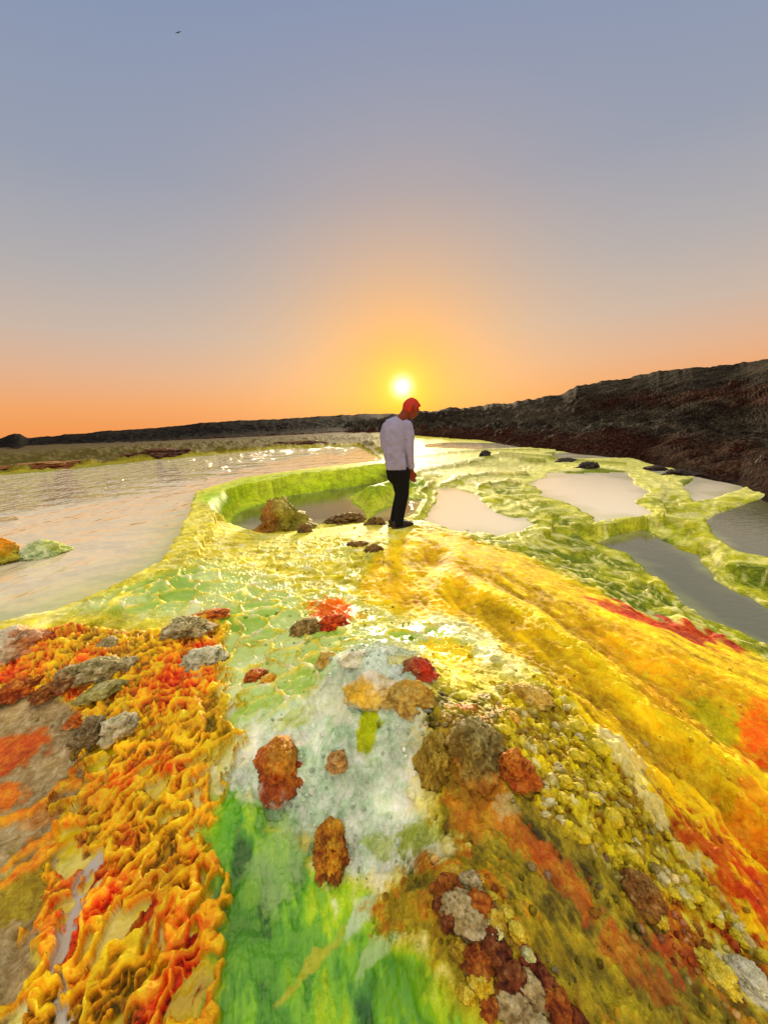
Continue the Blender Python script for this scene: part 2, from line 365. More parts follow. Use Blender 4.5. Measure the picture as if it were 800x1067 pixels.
# shore tint
paint(ss(12, 2, SHORE) * .55 * ss(3, 6, RR), (206, 206, 110))
paint(ss(.3, .9, SUBM), (120, 130, 50))
for pts, w_ in (([(436, 490), (480, 484), (520, 477), (566, 484)], 3.5), ([(462, 502), (505, 494), (548, 496)], 3), ([(430, 476), (470, 472), (520, 470), (560, 471)], 2), ([(500, 508), (530, 502), (556, 508)], 3), ([(520, 474), (580, 480), (650, 486)], 2.5), ([(440, 512), (452, 500)], 4)):
    d_ = sdline(U + wl1 * 5, V + wl2 * 2, pts); k_ = ss(w_, w_ * .3, d_) * (1 - SUBM); paint(k_ * .8, pal(.5 + wl1, (84, 96, 4), (118, 122, 8), (150, 140, 20))); Z = Z + k_ * .05
# mint terraces with sinter rims
q1, q2, qc = voro(X + w1 * .06 + wl1 * .12, Y + w2 * .06 + wl2 * .12, 5.0, 19)
rimv = ss(.17, .03, q2 - q1)
q1b, q2b, qd = voro(X + w1 * .05, Y + w2 * .05, 13.0, 29)
rimv2 = ss(.14, .02, q2b - q1b) * ss(.0, .5, nA + .25)
rims = np.maximum(rimv, rimv2 * .7)
t = .5 + nA * .5 + (qc - .5) * .5
m_cell = ss(14, -14, sdpoly(UU, VV, [(100, 642), (165, 600), (196, 560), (214, 530), (240, 552), (300, 562), (350, 560), (420, 566), (440, 590), (420, 640), (380, 665), (300, 640), (235, 605), (160, 640)]) + nB * 14)
terr_zone = np.maximum(m_mint, m_cell * .9 * (1 - m_slope * .6))
paint(m_mint * .92, pal(t, (116, 160, 44), (156, 188, 96), (186, 206, 138), (212, 222, 176)))
paint(terr_zone * (1 - m_mint) * ss(-.05, .35, nD + qc - .4) * .8, pal(t, (140, 160, 60), (170, 184, 104), (196, 202, 130)))
paint(terr_zone * rims * .95, pal(.5 + nB, (226, 206, 60), (238, 226, 130), (240, 238, 206)))
Z = Z + terr_zone * (rims * .016 + (qc - .5) * .012 - np.clip(nB, -1, 0) * .0)
kz = m_mint * (1 - rims); WET = WET * (1 - kz) + .24 * kz; kz = terr_zone * (1 - m_mint) * (1 - rims) * ss(.0, .4, nD + qc - .4); WET = WET * (1 - kz) + .2 * kz
# yellow slope
t = .5 + st1 * .55 + nA * .35 + st2 * .15
paint(m_slope, pal(t, (138, 122, 0), (200, 170, 0), (238, 202, 2), (252, 220, 14), (252, 234, 90)))
paint(m_slope * ss(.15, .55, nA + st1 * .6) * .4, (240, 168, 4))
for pts in ([(480, 622), (560, 672), (640, 740), (740, 835), (860, 950)], [(450, 585), (560, 630), (660, 695), (800, 790)], [(600, 760), (690, 860), (780, 950)]):
    d_ = sdline(UU, VV, pts); paint(m_slope * ss(16, 3, d_ + st1 * 14 + nB * 8) * .65, (170, 138, 4))  # shade in the furrows painted as a darker colour
for pts in ([(470, 600), (540, 640), (620, 705), (700, 775), (800, 860)], [(560, 655), (650, 720), (780, 820)]):
    d_ = sdline(UU, VV, pts); paint(m_slope * ss(12, 2, d_ + st1 * 12 + nB * 6) * .6, (254, 220, 30))  # light on the ridge tops painted as a brighter colour
def spot(px, py, w, h, a, col, br=1.0, m=1.0, th=0.0):
    c, s_ = math.cos(rad(a)), math.sin(rad(a)); du = UU - px; dv = VV - py
    d = np.hypot((du * c + dv * s_) / w, (-du * s_ + dv * c) / h) + br * (nB * .45 + st1 * .25 + nC * .35 + fine * .2)
    paint(ss(1.05, .6, d + th) * m, col)
spot(745, 745, 50, 26, 35, (176, 170, 6), m=.8); spot(690, 735, 60, 22, 38, (196, 150, 2), m=.7); spot(795, 765, 36, 34, 30, (238, 118, 4), m=.85)
spot(735, 905, 76, 44, 40, (186, 78, 4), br=1.8, m=.85); spot(795, 930, 50, 40, 40, (206, 92, 8), br=1.6, m=.8); spot(800, 860, 60, 30, 40, (226, 130, 4), br=1.8, m=.6); spot(700, 700, 120, 16, 28, (250, 190, 20), m=.6)
spot(430, 625, 60, 24, 15, (238, 186, 14), br=1.6, m=.4); spot(470, 600, 34, 18, 30, (240, 180, 14), br=1.6, m=.35); spot(350, 640, 30, 14, 10, (232, 110, 10), m=.9)
spot(640, 640, 34, 8, 25, (190, 60, 4), br=2.4, m=.85); spot(715, 660, 60, 9, 17, (176, 40, 4), br=2.4, m=.9); spot(665, 650, 26, 7, 15, (206, 80, 4), m=.8)
spot(490, 575, 40, 14, 25, (226, 180, 40), br=1.6, m=.35); spot(620, 800, 40, 24, 45, (170, 160, 20), m=.6)
spot(480, 655, 50, 12, 22, (228, 224, 170), m=.85); spot(520, 690, 46, 12, 32, (228, 222, 160), m=.75); spot(650, 800, 44, 10, 48, (206, 200, 160), m=.6)
spot(470, 690, 40, 18, 10, (246, 214, 30), m=.9)
Z = Z + m_slope * (st1 * .016 + st2 * .008 + nC * .007 + fine * .003)
WET = WET * (1 - m_slope) + (.72 + nB * .12) * m_slope
# white and mint flowstone mound
lump = billow(X + w1 * .02, Y + w2 * .02, 11.0, 4, 181, .55, SP)
t = .60 + nA * .35 + (lump - .4) * .5 + nB * .15
paint(m_white, pal(t, (120, 160, 122), (164, 196, 160), (198, 216, 186), (222, 230, 208), (242, 242, 228)))
Z = Z + m_white * ((.5 - lump) * .030 + fine * .002)
spot(388, 790, 12, 24, 0, (176, 186, 30), m=.95); spot(440, 880, 34, 20, -20, (160, 172, 60), m=.8); spot(310, 760, 26, 14, -20, (196, 206, 120), m=.7)
spot(400, 880, 20, 16, 0, (176, 190, 90), m=.6); spot(350, 760, 30, 26, 0, (218, 222, 196), m=.7); spot(395, 740, 26, 30, 0, (212, 220, 206), m=.7)
# green slime pool
gx, gy = rot(rad(20))
gs = fbm(gx, gy * .4, 14, 5, 191, .55, SP); gb = .4 + .35 * fbm(gx + w1 * .03, gy * .7 + w2 * .03, 12, 4, 197, .5, SP)
t = .36 + nA * .5 + gs * .7 + .3 * (gb - .4)
paint(m_green, pal(t, (40, 84, 0), (76, 132, 0), (122, 172, 6), (176, 204, 84), (216, 226, 168)))
spot(285, 905, 34, 60, 15, (150, 178, 116), m=.6); spot(250, 970, 36, 70, 8, (82, 134, 0), m=.6); spot(300, 1000, 50, 40, 0, (92, 146, 2), m=.6); spot(410, 990, 14, 70, 40, (160, 186, 130), m=.8)
spot(320, 1015, 8, 60, 40, (170, 168, 40), m=.8); spot(240, 860, 18, 40, 0, (96, 160, 30), m=.7); spot(430, 1050, 30, 24, 0, (90, 144, 40), m=.7); spot(380, 960, 10, 40, 30, (196, 210, 180), m=.7)
Z = Z + m_green * ((.4 - gb) * .014 + gs * .010 + nC * .003)
WET = WET * (1 - m_green) + (.27 + .18 * ss(.45, .75, t)) * m_green
# olive mound
_a, _b = on_plane(np.array([540., 720.]), np.array([850., 1040.]), np.array([.1, .05])); ox, oy = rot(math.atan2(_b[1] - _a[1], _b[0] - _a[0])); os_ = fbm(ox * .45, oy, 24, 4, 211, .6, SP)
t = .5 + nA * .4 + os_ * .55 + nB * .3 + nC * .2
paint(m_olive, pal(t, (70, 62, 0), (112, 102, 2), (150, 134, 4), (184, 164, 12), (214, 196, 60)))
rs_ = ss(.05, .4, os_ * .7 + nA * .7 + nB * .4 + .12 * gn(X * 1.7, Y * 1.7, 77)); paint(m_olive * rs_ * .75, pal(.5 + nC * .6, (150, 70, 4), (190, 102, 8), (206, 140, 20)))
spot(540, 880, 40, 14, 45, (190, 104, 8), br=1.8, m=.6); spot(590, 930, 70, 14, 45, (182, 100, 10), br=1.8, m=.6); spot(660, 1000, 70, 18, 45, (184, 104, 10), br=1.8, m=.6); spot(500, 850, 30, 40, 20, (178, 120, 6), m=.7)
spot(720, 985, 70, 26, 45, (176, 86, 14), br=1.6, m=.8); spot(560, 1030, 60, 16, 50, (140, 44, 4), m=.9); spot(525, 850, 10, 12, 30, (190, 188, 150), br=1.8, m=.4)
spot(430, 960, 34, 26, 0, (176, 150, 6), m=.6); spot(660, 1050, 40, 20, 40, (176, 160, 20), m=.7); spot(470, 800, 26, 40, 10, (150, 122, 10), m=.8)
Z = Z + m_olive * (os_ * .016 + nB * .010 + fine * .003)
WET = WET * (1 - m_olive) + .5 * m_olive
# popcorn nodules along the right-hand rib
idx = np.nonzero(m_nod > .01)
if len(idx[0]):
    nx, ny = X[idx], Y[idx]; ws = w1[idx] * .01
    a1, a2, ac = voro(nx + ws, ny - ws, 30.0, 41); b1, b2, bc = voro(nx, ny, 62.0, 47)
    hgt = np.sqrt(np.clip(1 - (a1 / .62) ** 2, 0, 1)) * (.3 + .9 * ac) * .017 + np.sqrt(np.clip(1 - (b1 / .6) ** 2, 0, 1)) * .010
    mm = m_nod[idx]; Z[idx] += mm * hgt
    base = pal(ac * .9 + (hgt / .03 - .5) * .15, (150, 132, 10), (196, 176, 14), (220, 200, 34), (228, 214, 90), (226, 222, 180))
    pn = (ss(.0, .4, nA[idx] + nB[idx] * .8 + nC[idx] * .4) * .75)[:, None]; base = base * (1 - pn) + pal(.5 + nC[idx] * .8, (120, 92, 8), (156, 130, 20), (176, 168, 110)) * pn
    low = ss(.010, .002, hgt)[:, None]
    base = base * (1 - low) + lin((150, 104, 26)) * low
    lower = (ss(900, 980, V[idx]) * ss(.35, .6, bc * .6 + ac * .4))[:, None]
    base = base * (1 - lower) + lin((184, 92, 16)) * lower
    C[idx] = C[idx] + (base - C[idx]) * mm[:, None]
d = sdline(UU, VV, [(625, 775), (660, 830), (700, 885), (750, 945), (810, 1020)])
paint(ss(6, 2, d + nB * 12 + nC * 8) * .8, (220, 208, 150)); Z = Z + .014 * np.exp(-(d / 7) ** 2) * (RR < 3)
# grey sand flat with stains
paint(m_sand, pal(.5 + nB * .3 + fine * .5, (136, 118, 84), (166, 146, 106), (190, 170, 128)))
spot(18, 785, 46, 22, -20, (196, 92, 14), m=.85 * m_sand.mean() ** 0); spot(6, 832, 30, 16, -25, (222, 120, 14), m=.8); spot(20, 930, 34, 46, 10, (156, 136, 28), m=.75); spot(50, 850, 40, 10, -35, (190, 112, 20), m=.5)
Z = Z + m_sand * (fine * .0022 + nB * .003) 
WET = WET * (1 - m_sand) + .55 * m_sand
# coral-like orange crust, over a pale wet floor that shows in its gaps
mu_ = ss(4, -10, SD0 + nB * 14) * (RR < 4)
paint(mu_ * .92, pal(.5 + nA * .5 + nB * .5, (150, 120, 14), (190, 168, 50), (204, 190, 110), (206, 198, 160))); WET = WET * (1 - mu_) + .25 * mu_
idx = np.nonzero((m_crust > .005) | ((SD['crust'] < 30) & (RR < 4)))
cx_, cy_ = X[idx], Y[idx]
a_ = rad(62); ex = cx_ * math.cos(a_) + cy_ * math.sin(a_); ey = -cx_ * math.sin(a_) + cy_ * math.cos(a_)
dw1 = gn(ex * 13, ey * 13, 301) * .030 + gn(ex * 31, ey * 31, 303) * .012; dw2 = gn(ex * 13, ey * 13, 305) * .030 + gn(ex * 31, ey * 31, 307) * .012
prof = lambda n, w: np.sqrt(np.clip(1 - (n / w) ** 2, 0, 1))
r1 = prof(gn((ex + dw1) * 8, (ey + dw2) * 15, 311), .21)
r2 = prof(gn((ex + dw2) * 17, (ey + dw1) * 30, 313), .18)
r3 = prof(gn((ex + dw1) * 40, (ey + dw2) * 52, 317), .4)
rope = np.maximum(np.maximum(r1, r2 * .66), 0)
knob = r3
big = gn(ex * 4, ey * 6, 319)
hh = rope * .026 + knob * .006 * (.25 + rope) + big * .012
mm = m_crust[idx]; spm = SP[idx]
Z[idx] += mm * (hh + .006 + fine[idx] * .002 + nC[idx] * .002)
tint = gn(cx_ * 3.2, cy_ * 3.2, 321) + .6 * gn(cx_ * 8, cy_ * 8, 323)
t = np.clip(rope * .66 + knob * .22 + tint * .15, 0, 1)
warm = pal(t, (110, 62, 4), (206, 100, 4), (246, 150, 0), (254, 190, 8), (255, 220, 80))
redc = pal(t, (100, 26, 2), (206, 66, 2), (240, 100, 2), (250, 140, 10), (252, 190, 60))
yel = pal(t, (92, 84, 6), (190, 156, 8), (240, 192, 10), (252, 214, 40), (252, 232, 120))
wr = ss(.12, .45, tint + .25 * ss(960, 1040, V[idx]))[:, None]; wy = (ss(.0, .45, -tint + .1) * .7)[:, None]
cc = warm * (1 - wr) + redc * wr; cc = cc * (1 - wy) + yel * wy
edge = ss(-26, -2, SD0[idx]) * ss(205, 235, U[idx] + 0 * cx_) ; cc = cc * (1 - .5 * edge[:, None]) + lin((206, 196, 70)) * (.5 * edge[:, None])
C[idx] = C[idx] + (cc - C[idx]) * mm[:, None]
WET[idx] = WET[idx] * (1 - mm) + .55 * mm
# a pale wet rivulet through the crust
d = sdline(U + w1 * 18 + nC * 8, V + w2 * 14, [(106, 895), (88, 925), (82, 950), (70, 985), (60, 1030), (50, 1100)])
riv = ss(7.5, 3.5, d + nB * 8 + fine * 4) * (RR < 3); Z = Z * (1 - riv) + (Z0 + .004) * riv; paint(riv, (176, 170, 160)); WET = WET * (1 - riv) + .12 * riv
# thin orange veins across the sand
for pts in ([(0, 905), (30, 880), (62, 868)], [(0, 862), (30, 850), (66, 820), (80, 815)], [(0, 926), (20, 905), (60, 880)]):
    d = sdline(UU, VV, pts); k = ss(7, 2, d + nB * 3) * (RR < 3); paint(k * .9, pal(.5 + nC, (206, 112, 14), (232, 156, 30), (240, 180, 60))); Z = Z + k * .010
# far flats beyond the lake
far = ss(11.5, 15, RR) * ss(430, 380, U); t = .5 + fbm(X, Y, .6, 4, 401, .5, SP) * .7
paint(far * (1 - SUBM), pal(t, (44, 26, 6), (70, 58, 8), (92, 84, 12), (112, 88, 20)))
veryfar = ss(30, 60, RR); paint(veryfar, pal(t, (40, 28, 16), (70, 56, 24), (80, 76, 34)))
Z = Z + far * (1 - SUBM) * np.abs(fbm(X, Y, .5, 5, 403, .6)) * .5 * ss(60, 20, RR) * ss(0, 8, SHORE)
WET = WET + (.95 - WET) * np.maximum(far * (1 - SUBM), veryfar)
WET = np.clip(WET, .08, .9)
lum = (C @ np.array([.3, .59, .11]))[..., None]; C = np.clip(lum + (C - lum) * 1.18, .002, .92)

def hgt_at(x, y):
    a = np.interp(np.arctan2(x, y), az, np.arange(NA)); r = np.interp(np.hypot(x, y), rr, np.arange(NR))
    i = np.clip(np.floor(r).astype(int), 0, NR - 2); j = np.clip(np.floor(a).astype(int), 0, NA - 2); fi = r - i; fj = a - j
    return (Z[i, j] * (1 - fj) + Z[i, j + 1] * fj) * (1 - fi) + (Z[i + 1, j] * (1 - fj) + Z[i + 1, j + 1] * fj) * fi
def hit(u, v):                                   # where the photo's ray meets the ground
    d = ray(u, v); ts = np.concatenate([np.linspace(.6, 6, 2700), np.linspace(6, 80, 8000)])
    p = CAM + d * ts[:, None]; k = np.nonzero(p[:, 2] < hgt_at(p[:, 0], p[:, 1]))[0]
    return p[k[0]] if len(k) else p[-1]

# ------------------------------------------------------------------ materials
def mat_new(name):
    m = bpy.data.materials.new(name); m.use_nodes = True; t = m.node_tree; t.nodes.clear()
    o = t.nodes.new('ShaderNodeOutputMaterial'); b = t.nodes.new('ShaderNodeBsdfPrincipled'); t.links.new(b.outputs[0], o.inputs[0])
    return m, t, b
def crusty(name, rough=None, scales=(14, 70), bumpd=(.028, .008), var=.3, spec=.5, vscale=5):
    m, t, b = mat_new(name); n = t.nodes.new; L = t.links.new
    at = n('ShaderNodeAttribute'); at.attribute_name = 'Col'
    co = n('ShaderNodeTexCoord')
    nz = n('ShaderNodeTexNoise'); nz.inputs['Scale'].default_value = vscale; nz.inputs['Detail'].default_value = 10; nz.inputs['Roughness'].default_value = .68; L(co.outputs['Object'], nz.inputs['Vector'])
    mr = n('ShaderNodeMapRange'); mr.inputs[1].default_value = .36; mr.inputs[2].default_value = .64; mr.inputs[3].default_value = 1 - var; mr.inputs[4].default_value = 1 + var; L(nz.outputs[0], mr.inputs[0])
    mx = n('ShaderNodeMix'); mx.data_type = 'RGBA'; mx.blend_type = 'MULTIPLY'; mx.inputs[0].default_value = 1; L(at.outputs['Color'], mx.inputs[6]); L(mr.outputs[0], mx.inputs[7])
    n2 = n('ShaderNodeTexNoise'); n2.inputs['Scale'].default_value = vscale * 5; n2.inputs['Detail'].default_value = 8; n2.inputs['Roughness'].default_value = .7; n2.inputs['Distortion'].default_value = .6; L(co.outputs['Object'], n2.inputs['Vector'])
    m2 = n('ShaderNodeMapRange'); m2.inputs[1].default_value = .36; m2.inputs[2].default_value = .64; m2.inputs[3].default_value = .68; m2.inputs[4].default_value = 1.45; L(n2.outputs[0], m2.inputs[0])
    gm = n('ShaderNodeGamma'); L(mx.outputs[2], gm.inputs[0])
    g1 = n('ShaderNodeMath'); g1.operation = 'SUBTRACT'; L(m2.outputs[0], g1.inputs[0]); g1.inputs[1].default_value = 1
    g2 = n('ShaderNodeMath'); g2.operation = 'MULTIPLY'; L(g1.outputs[0], g2.inputs[0]); g2.inputs[1].default_value = 1
    g3 = n('ShaderNodeMath'); g3.operation = 'ADD'; L(g2.outputs[0], g3.inputs[0]); g3.inputs[1].default_value = 1; L(g3.outputs[0], gm.inputs[1])
    L(gm.outputs[0], b.inputs['Base Color'])
    if rough is None:
        ar = n('ShaderNodeAttribute'); ar.attribute_name = 'Rough'; L(ar.outputs['Fac'], b.inputs['Roughness'])
    else: b.inputs['Roughness'].default_value = rough
    b.inputs['Specular IOR Level'].default_value = spec
    if rough is None:
        sr = n('ShaderNodeMapRange'); sr.inputs[1].default_value = .2; sr.inputs[2].default_value = .8; sr.inputs[3].default_value = .5; sr.inputs[4].default_value = .12; L(ar.outputs['Fac'], sr.inputs[0]); L(sr.outputs[0], b.inputs['Specular IOR Level'])
    wetf = None
    if rough is None:
        wf = n('ShaderNodeMapRange'); wf.inputs[1].default_value = .25; wf.inputs[2].default_value = .55; wf.inputs[3].default_value = .10; wf.inputs[4].default_value = 1; L(ar.outputs['Fac'], wf.inputs[0]); wetf = wf.outputs[0]
        L(wetf, mx.inputs[0]); L(wetf, g2.inputs[1])
    prev = None
    for s_, d_ in zip(scales, bumpd):
        z = n('ShaderNodeTexNoise'); z.inputs['Scale'].default_value = s_; z.inputs['Detail'].default_value = 8; z.inputs['Roughness'].default_value = .62; L(co.outputs['Object'], z.inputs['Vector'])
        bp = n('ShaderNodeBump'); bp.inputs['Strength'].default_value = 1; bp.inputs['Distance'].default_value = d_; L(z.outputs[0], bp.inputs['Height'])
        if wetf is not None: L(wetf, bp.inputs['Strength'])
        if prev is not None: L(prev, bp.inputs['Normal'])
        prev = bp.outputs[0]
    L(prev, b.inputs['Normal'])
    return m
M_ground = crusty('mineral_ground', None)
M_crust = crusty('mineral_crust', None, (60, 180), (.010, .004), .25)
M_rock = crusty('mineral_rock', .65, (30, 110), (.020, .006), .35, .3, 9)
M_hill = crusty('dark_rock', .9, (2.0, 9.0), (.35, .08), .5, .03, 2)
def water_mat(name, base, rough, ior, ripple=0.0, scale=10, spec=.5):
    m, t, b = mat_new(name); n = t.nodes.new; L = t.links.new
    sh = n('ShaderNodeAttribute'); sh.attribute_name = 'Shallow'
    sm = n('ShaderNodeMix'); sm.data_type = 'RGBA'; L(sh.outputs['Fac'], sm.inputs[0]); sm.inputs[6].default_value = tuple(base) + (1,); sm.inputs[7].default_value = (.42, .46, .13, 1); L(sm.outputs[2], b.inputs['Base Color'])
    b.inputs['Roughness'].default_value = rough; b.inputs['IOR'].default_value = ior
    b.inputs['Specular IOR Level'].default_value = spec
    co = n('ShaderNodeTexCoord')
    mp = n('ShaderNodeMapping'); mp.inputs['Scale'].default_value = (1, .75 if ripple > .1 else 2.0, 1); L(co.outputs['Object'], mp.inputs[0])
    z = n('ShaderNodeTexNoise'); z.inputs['Scale'].default_value = scale; z.inputs['Detail'].default_value = 3; L(mp.outputs[0], z.inputs['Vector'])
    at = n('ShaderNodeAttribute'); at.attribute_name = 'Ripple'
    mu = n('ShaderNodeMath'); mu.operation = 'MULTIPLY'; L(z.outputs[0], mu.inputs[0]); L(at.outputs['Fac'], mu.inputs[1])
    bp = n('ShaderNodeBump'); bp.inputs['Strength'].default_value = 1; bp.inputs['Distance'].default_value = ripple; L(mu.outputs[0], bp.inputs['Height']); L(bp.outputs[0], b.inputs['Normal'])
    return m
M_lake = water_mat('lake_water', (.66, .56, .37), .04, 1.75, 1.0, 2.6)
M_pool = water_mat('pool_water', (.84, .76, .58), .03, 2.0, .003, 8)  # pale base colour carries part of the bright sky reflection
M_deep = water_mat('deep_water', (.13, .13, .065), .03, 1.8, .003, 8)
M_crater = water_mat('crater_water', (.06, .07, .02), .03, 1.7, .003, 8)

# ------------------------------------------------------------------ mesh helpers
def mesh_np(name, verts, faces, mat, cols=None, rough=None, smooth=True, parent=None, ripple=None):
    me = bpy.data.meshes.new(name); nv = len(verts); nf = len(faces); k = faces.shape[1]
    me.vertices.add(nv); me.vertices.foreach_set('co', np.ascontiguousarray(verts, dtype=np.float32).ravel())
    me.loops.add(nf * k); me.loops.foreach_set('vertex_index', np.ascontiguousarray(faces, dtype=np.int32).ravel())
    me.polygons.add(nf); me.polygons.foreach_set('loop_start', np.arange(0, nf * k, k, dtype=np.int32))
    me.polygons.foreach_set('use_smooth', np.full(nf, smooth)); me.update(calc_edges=True)
    if cols is not None:
        a = me.color_attributes.new('Col', 'FLOAT_COLOR', 'POINT'); a.data.foreach_set('color', np.c_[cols, np.ones(nv)].astype(np.float32).ravel())
    for nm, arr in (('Rough', rough), ('Ripple', ripple)):
        if arr is not None:
            a = me.attributes.new(nm, 'FLOAT', 'POINT'); a.data.foreach_set('value', np.asarray(arr, np.float32).ravel())
    me.materials.append(mat)
    o = bpy.data.objects.new(name, me); COL.objects.link(o)
    if parent: o.parent = parent
    return o
def tag(o, label=None, cat=None, group=None, kind=None):
    if label: o['label'] = label
    if cat: o['category'] = cat
    if group: o['group'] = group
    if kind: o['kind'] = kind
    return o

# the ground sheet; the orange crust is cut out of it as an object of its own
PV = np.stack([X, Y, Z], -1).reshape(-1, 3)
I = np.arange(NR * NA).reshape(NR, NA)
FQ = np.stack([I[:-1, :-1], I[:-1, 1:], I[1:, 1:], I[1:, :-1]], -1)
cm = (m_crust > .5); fcm = cm[:-1, :-1] & (RR[:-1, :-1] < 4)
def sub(fmask, name, mat):
    f = FQ[fmask]; use = np.unique(f); re = np.full(len(PV), -1); re[use] = np.arange(len(use))
    return mesh_np(name, PV[use], re[f][:, ::-1], mat, C.reshape(-1, 3)[use], WET.ravel()[use])
tag(sub(~fcm, 'ground', M_ground), kind='structure')
tag(sub(fcm, 'mineral_crust', M_crust), 'knobbly orange and yellow coral-like mineral crust between the grey sand flat and the green pool', 'mineral crust')

for name, zw, poly in pool_meshes:
    P = np.array(poly, float); c = P.mean(0)
    Wp = on_plane(P[:, 0], P[:, 1], np.full(len(P), zw))
    # grow outward by a little, then fill with a grid-free polygon
    bm = bmesh.new(); n = len(P)
    area = sum(P[i][0] * P[(i + 1) % n][1] - P[(i + 1) % n][0] * P[i][1] for i in range(n))
    G = []
    for i in range(n):
        e1 = P[i] - P[i - 1]; e2 = P[(i + 1) % n] - P[i]
        nn = np.array([e1[1], -e1[0]]) / (np.linalg.norm(e1) + 1e-6) + np.array([e2[1], -e2[0]]) / (np.linalg.norm(e2) + 1e-6)
        nn = nn / (np.linalg.norm(nn) + 1e-6) * (1 if area > 0 else -1)
        g = (7 if name == 'lake_water' else 3) 
        q = P[i] + nn * np.array([g, min(g, 2.5)]); G.append(q)
    Q = on_plane(np.array(G)[:, 0], np.array(G)[:, 1], np.full(n, zw))
    f = bm.faces.new([bm.verts.new(p) for p in Q]); f.normal_update()
    if f.normal.z < 0: f.normal_flip()
    bmesh.ops.triangulate(bm, faces=bm.faces[:])
    if name != 'lake_water':
        for _ in range(6):
            bmesh.ops.subdivide_edges(bm, edges=[e for e in bm.edges if e.calc_length() > .25], cuts=1); bmesh.ops.triangulate(bm, faces=bm.faces[:])
    else:
        for _ in range(9):
            bmesh.ops.subdivide_edges(bm, edges=[e for e in bm.edges if e.calc_length() > .25 + .03 * e.verts[0].co.length], cuts=1); bmesh.ops.triangulate(bm, faces=bm.faces[:])
        bmesh.ops.triangulate(bm, faces=bm.faces[:])
    me = bpy.data.meshes.new(name); bm.to_mesh(me); bm.free()
    co = np.empty(len(me.vertices) * 3, np.float32); me.vertices.foreach_get('co', co); co = co.reshape(-1, 3)
    uu, vv_ = project(co[:, 0], co[:, 1], co[:, 2])
    if name == 'lake_water':
        bl = np.interp(uu, [-300, 0, 60, 130, 190, 250, 300, 390], [585, 544, 530, 518, 506, 490, 478, 466])
        rp = np.clip((bl + 8 * gn(co[:, 0] * 1.5, co[:, 1] * 1.5, 5) - vv_) / 10, .05, 1)
    else: rp = np.ones(len(co))
    sdw = sdpoly(uu, vv_, poly) + 9 * gn(co[:, 0] * 1.2, co[:, 1] * 1.2, 15) + 4 * gn(co[:, 0] * 4, co[:, 1] * 4, 16)
    shal = ss(-34, 2, sdw) * ss(508, 560, vv_) * .85 if name == 'lake_water' else ss(-8, 2, sdw) * .45
    a = me.attributes.new('Shallow', 'FLOAT', 'POINT'); a.data.foreach_set('value', np.asarray(shal, np.float32))
    a = me.attributes.new('Ripple', 'FLOAT', 'POINT'); a.data.foreach_set('value', rp.astype(np.float32))
    me.materials.append({'lake_water': M_lake, 'pool_water': M_deep if zw < -.43 else M_pool, 'crater_water': M_crater}[name])
    o = bpy.data.objects.new(name, me); COL.objects.link(o); tag(o, kind='structure')

# ------------------------------------------------------------------ hills
def hill(name, sky_px, base_px, u0, u1, du, rows, kback, seed, cols, rough_amp):
    us = np.arange(u0, u1, du); sv = np.interp(us, *zip(*sky_px)); bv = np.interp(us, *zip(*base_px))
    bp = on_plane(us, bv, np.full(len(us), -.3)); rb = np.hypot(bp[:, 0], bp[:, 1]); rb = np.minimum(rb, 120)
    rt = rb * kback + 4
    T = np.linspace(-.12, 1.0, rows)
    crest = np.clip(gn(us * .05, us * 0, seed) * 3 + gn(us * .17, us * 0, seed + 1) * 2 + gn(us * .5, us * 0, seed + 2) * .3, -4, 4) * (.7 if kback > 2.05 else .3)
    pts = []
    for tt in T:
        r = rb + (rt - rb) * np.sign(tt) * np.abs(tt) ** 1.3
        e = tt + .10 * math.sin(tt * 9) * max(0, 1 - tt) if tt > 0 else tt
        v = bv + (sv + crest * max(tt, 0) ** 6 - bv) * e
        pts.append(on_dist(us, v, r))
    pts = np.array(pts); top = pts[-1]
    for k in range(1, 7):
        q = top.copy(); q[:, 0] *= 1 + .12 * k; q[:, 1] *= 1 + .12 * k; q[:, 2] = top[:, 2] - (.02 * k * k) * rt * .5; pts = np.concatenate([pts, q[None]])
    x, y, z = pts[..., 0], pts[..., 1], pts[..., 2]; R_ = np.hypot(x, y)
    tcol = np.concatenate([T, np.ones(6)])[:, None] * np.ones(len(us))
    a = (x * .35 + 50); b = (y * .35 + z * 2.2)
    nz = fbm(a, b, 1.0, 5, seed + 5, .6); rid = billow(x * .4, y * .4 + z, 1.3, 4, seed + 9, .55)
    z = z + (nz * .5 + (rid - .4) * .9) * rough_amp * R_ * .02 * ss(-.1, .15, tcol) * ss(1.0, .6, tcol)
    band = fbm(us[None, :] * .01 + 0 * z, (tcol * 9 + nz * .8), 1.0, 3, seed + 13, .5)
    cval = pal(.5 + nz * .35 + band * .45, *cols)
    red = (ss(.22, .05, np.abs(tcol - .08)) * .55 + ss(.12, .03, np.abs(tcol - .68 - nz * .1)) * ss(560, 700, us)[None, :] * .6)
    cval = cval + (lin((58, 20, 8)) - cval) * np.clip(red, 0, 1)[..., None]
    nr, nc = z.shape; I2 = np.arange(nr * nc).reshape(nr, nc)
    f = np.stack([I2[:-1, :-1], I2[:-1, 1:], I2[1:, 1:], I2[1:, :-1]], -1).reshape(-1, 4)
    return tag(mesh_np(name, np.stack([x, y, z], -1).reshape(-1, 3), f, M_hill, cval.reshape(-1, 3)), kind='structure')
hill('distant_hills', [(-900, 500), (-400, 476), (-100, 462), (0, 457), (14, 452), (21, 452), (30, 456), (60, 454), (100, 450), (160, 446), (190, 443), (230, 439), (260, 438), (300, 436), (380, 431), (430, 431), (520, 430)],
     [(-900, 525), (-400, 495), (0, 475), (100, 469), (200, 463), (300, 458), (400, 452), (520, 448)], -900, 520, 1.5, 40, 2.0, 500, [(6, 5, 4), (11, 8, 6), (18, 13, 9)], .15)
